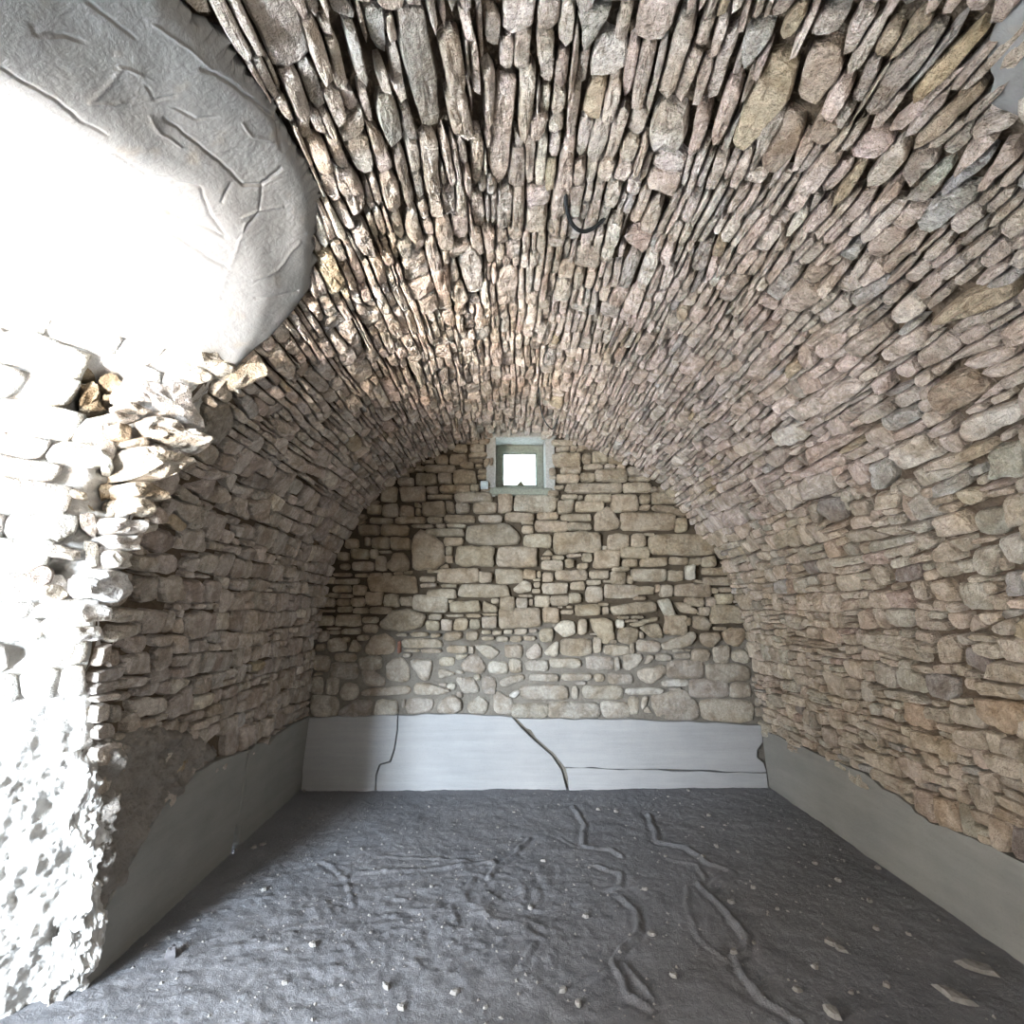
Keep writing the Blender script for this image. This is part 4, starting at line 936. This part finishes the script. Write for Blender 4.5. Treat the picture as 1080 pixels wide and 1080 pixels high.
# ------------------------------------------------------------------ cables, box
def cable(name, pts, r, sag, label, cat):
    uv = catmull([BARREL.unproject(*p) for p in pts], 6); n = len(uv)
    t = np.linspace(0, 1, n); h = .028 + sag*np.sin(math.pi*t) - .06*(np.exp(-t*18)+np.exp(-(1-t)*18))
    V, Fc = tube(BARREL.pt(uv[:, 0], uv[:, 1], h), r); return obj(name, V, Fc, M['cable'], None, centre=True, label=label, category=cat)
cable('cable_loop', [(596,189),(598,201),(602,212),(609,221),(618,227),(628,228.5),(643,226)], .0085, .06, 'black cable loop poking out between the slabs of the vault', 'cable')
cable('hanging_wire', [(567,398),(569,410),(570.5,419),(573,429),(577.6,438),(582,443),(584.5,444.5),(587,442),(589,438),(589.8,432)], .0055, .05, 'thin black wire drooping from the vault above the window', 'wire')
bx = on_plane_y(511, 512, BACK-.03)
jb = empty('junction_box', (bx[0], BACK-.02, bx[1]-.04), label='small pale blue box on the end wall left of the window', category='box')
part('box_body', (bx[0]-.034, bx[0]+.034, BACK-.05, BACK+.01, bx[1]-.038, bx[1]+.034), M['box'], jb, .006)
part('box_lid', (bx[0]-.036, bx[0]+.036, BACK-.058, BACK-.048, bx[1]-.040, bx[1]+.036), M['box'], jb, .003)

# ------------------------------------------------------------------ loose chips on the floor
def chip(x, y, size, mat, label, group=None, name='stone_chip', flat=.4, stretch=1.4, rot=None):
    wx_, wy_ = on_floor(x, y); r = random.Random(int(x*7+y*13)); n = 8; V = []
    rot = r.uniform(0, 6.28) if rot is None else rot; ph = [r.uniform(.7, 1.15) for _ in range(n)]
    for (k, h) in ((.75, -.25), (1, .15), (.7, .85)):
        for i in range(n):
            a = 2*math.pi*i/n; p = np.array([math.cos(a)*stretch, math.sin(a)])*k*ph[i]*size/2
            V.append((p[0]*math.cos(rot)-p[1]*math.sin(rot), p[0]*math.sin(rot)+p[1]*math.cos(rot), h*size*flat*r.uniform(.8, 1.2)))
    V.append((0, 0, size*flat*.9)); V = np.array(V)
    Fc = [[(q*n+i), q*n+(i+1) % n, (q+1)*n+(i+1) % n, (q+1)*n+i] for q in (0, 1) for i in range(n)] + [[2*n+i, 2*n+(i+1) % n, 3*n] for i in range(n)] + [list(range(n))[::-1]]
    o = obj(name, V, Fc, mat, None, False, label=label, category='stone')
    o.location = (wx_, wy_, floor_z(wx_, wy_)+size*flat*.1)
    if group: o['group'] = group
    return o
chip(181, 1010, .055, M['darkchip'], 'dark round pebble on the lit floor beside the jamb shadow', None, 'pebble', .7, 1.0)
chip(1033, 1021, .10, M['chip'], 'largest flat pale stone chip on the floor at lower right', None, flat=.16, stretch=1.7, rot=-.5)
chip(1006, 1050, .085, M['chip'], 'long narrow stone chip below the largest flat chip at lower right', None, flat=.2, stretch=1.7, rot=-.9)
chip(876, 996, .055, M['chip'], 'left one of two touching stone chips on the right floor', None, flat=.3); chip(887, 1003, .042, M['chip'], 'right one of two touching stone chips on the right floor', None, flat=.3)
chip(878, 1071, .06, M['chip'], 'pale chip at the bottom edge right of the long track', None, flat=.3)
SMALL = [(958,985),(924,978),(841,1046),(898,1047),(860,910),(926,915),(778,898),(917,950),(884,929),(832,875),(726,835),(747,860),(741,871),(795,937),(771,954),(795,995),(774,1008),(710,1032),(702,902),(687,987),(756,893),(542,856),(631,854),(650,856),(705,841),(610,1061),(594,1047),(525,872),(618,968),(573,908),(512,1065),(423,1065),(407,1045),(249,896),(268,895),(277,891),(327,863),(321,835),(278,940),(455,938),(560,960),(330,1000),(300,1040),(480,1050),(742,905),(820,960),(860,1020),(935,1040),(765,870),(680,940)]
def zone(x, y):
    if x < 335 and y < 945: return 'in the shadow beside the left plinth'
    if y < 880: return 'on the floor close below the end wall plinth'
    if x > 800: return 'on the dim floor towards the right plinth'
    if x > 665: return 'beside the long winding track'
    return 'on the scuffed floor left of the tracks'
ORD = ['first', 'second', 'third', 'fourth', 'fifth', 'sixth', 'seventh', 'eighth', 'ninth', 'tenth', 'eleventh', 'twelfth', 'thirteenth', 'fourteenth', 'fifteenth', 'sixteenth', 'seventeenth', 'eighteenth', 'nineteenth', 'twentieth']
rank = {}
for x, y in sorted(SMALL): rank.setdefault(zone(x, y), []).append((x, y))
for i, (x, y) in enumerate(SMALL):
    k = rank[zone(x, y)].index((x, y))
    chip(x, y, (.032 if (i*7) % 3 else .022), M['chip'], 'small pale chip ' + zone(x, y) + ', ' + ORD[k] + ' from left', 'small stone chips scattered on the floor', flat=.45, stretch=1.3)

# grit lying everywhere in the dust
rg = np.random.RandomState(3); Vs, Fs = [], []
oct_ = np.array([(1, 0, 0), (0, 1, 0), (-1, 0, 0), (0, -1, 0), (0, 0, 1), (0, 0, -1)], float); of = [(0, 1, 4), (1, 2, 4), (2, 3, 4), (3, 0, 4), (1, 0, 5), (2, 1, 5), (3, 2, 5), (0, 3, 5)]
for i in range(3200):
    x, y = rg.uniform(-1.65, 2.2), rg.uniform(1.5, 4.65)
    if rg.rand() > .25 + .75*float(np.exp(-(((x+.6)/1.0)**2 + ((y-2.6)/1.2)**2))): continue
    z = floor_z(x, y); sz = .0025 + .0065*rg.rand()**2.2; a = rg.uniform(0, 6.28); c_, s_ = math.cos(a), math.sin(a)
    q = oct_*rg.uniform(.7, 1.3, (6, 3))*[1.2*sz, sz, .8*sz]; q = np.stack([q[:, 0]*c_-q[:, 1]*s_, q[:, 0]*s_+q[:, 1]*c_, q[:, 2]], 1)
    n0 = len(Vs)*6; Vs.append(q + [x, y, z+.2*sz]); Fs += [tuple(k+n0 for k in f) for f in of]
obj('grit', np.vstack(Vs), Fs, M['chip'], floor, False, kind='stuff', label='fine grit scattered in the floor dust')
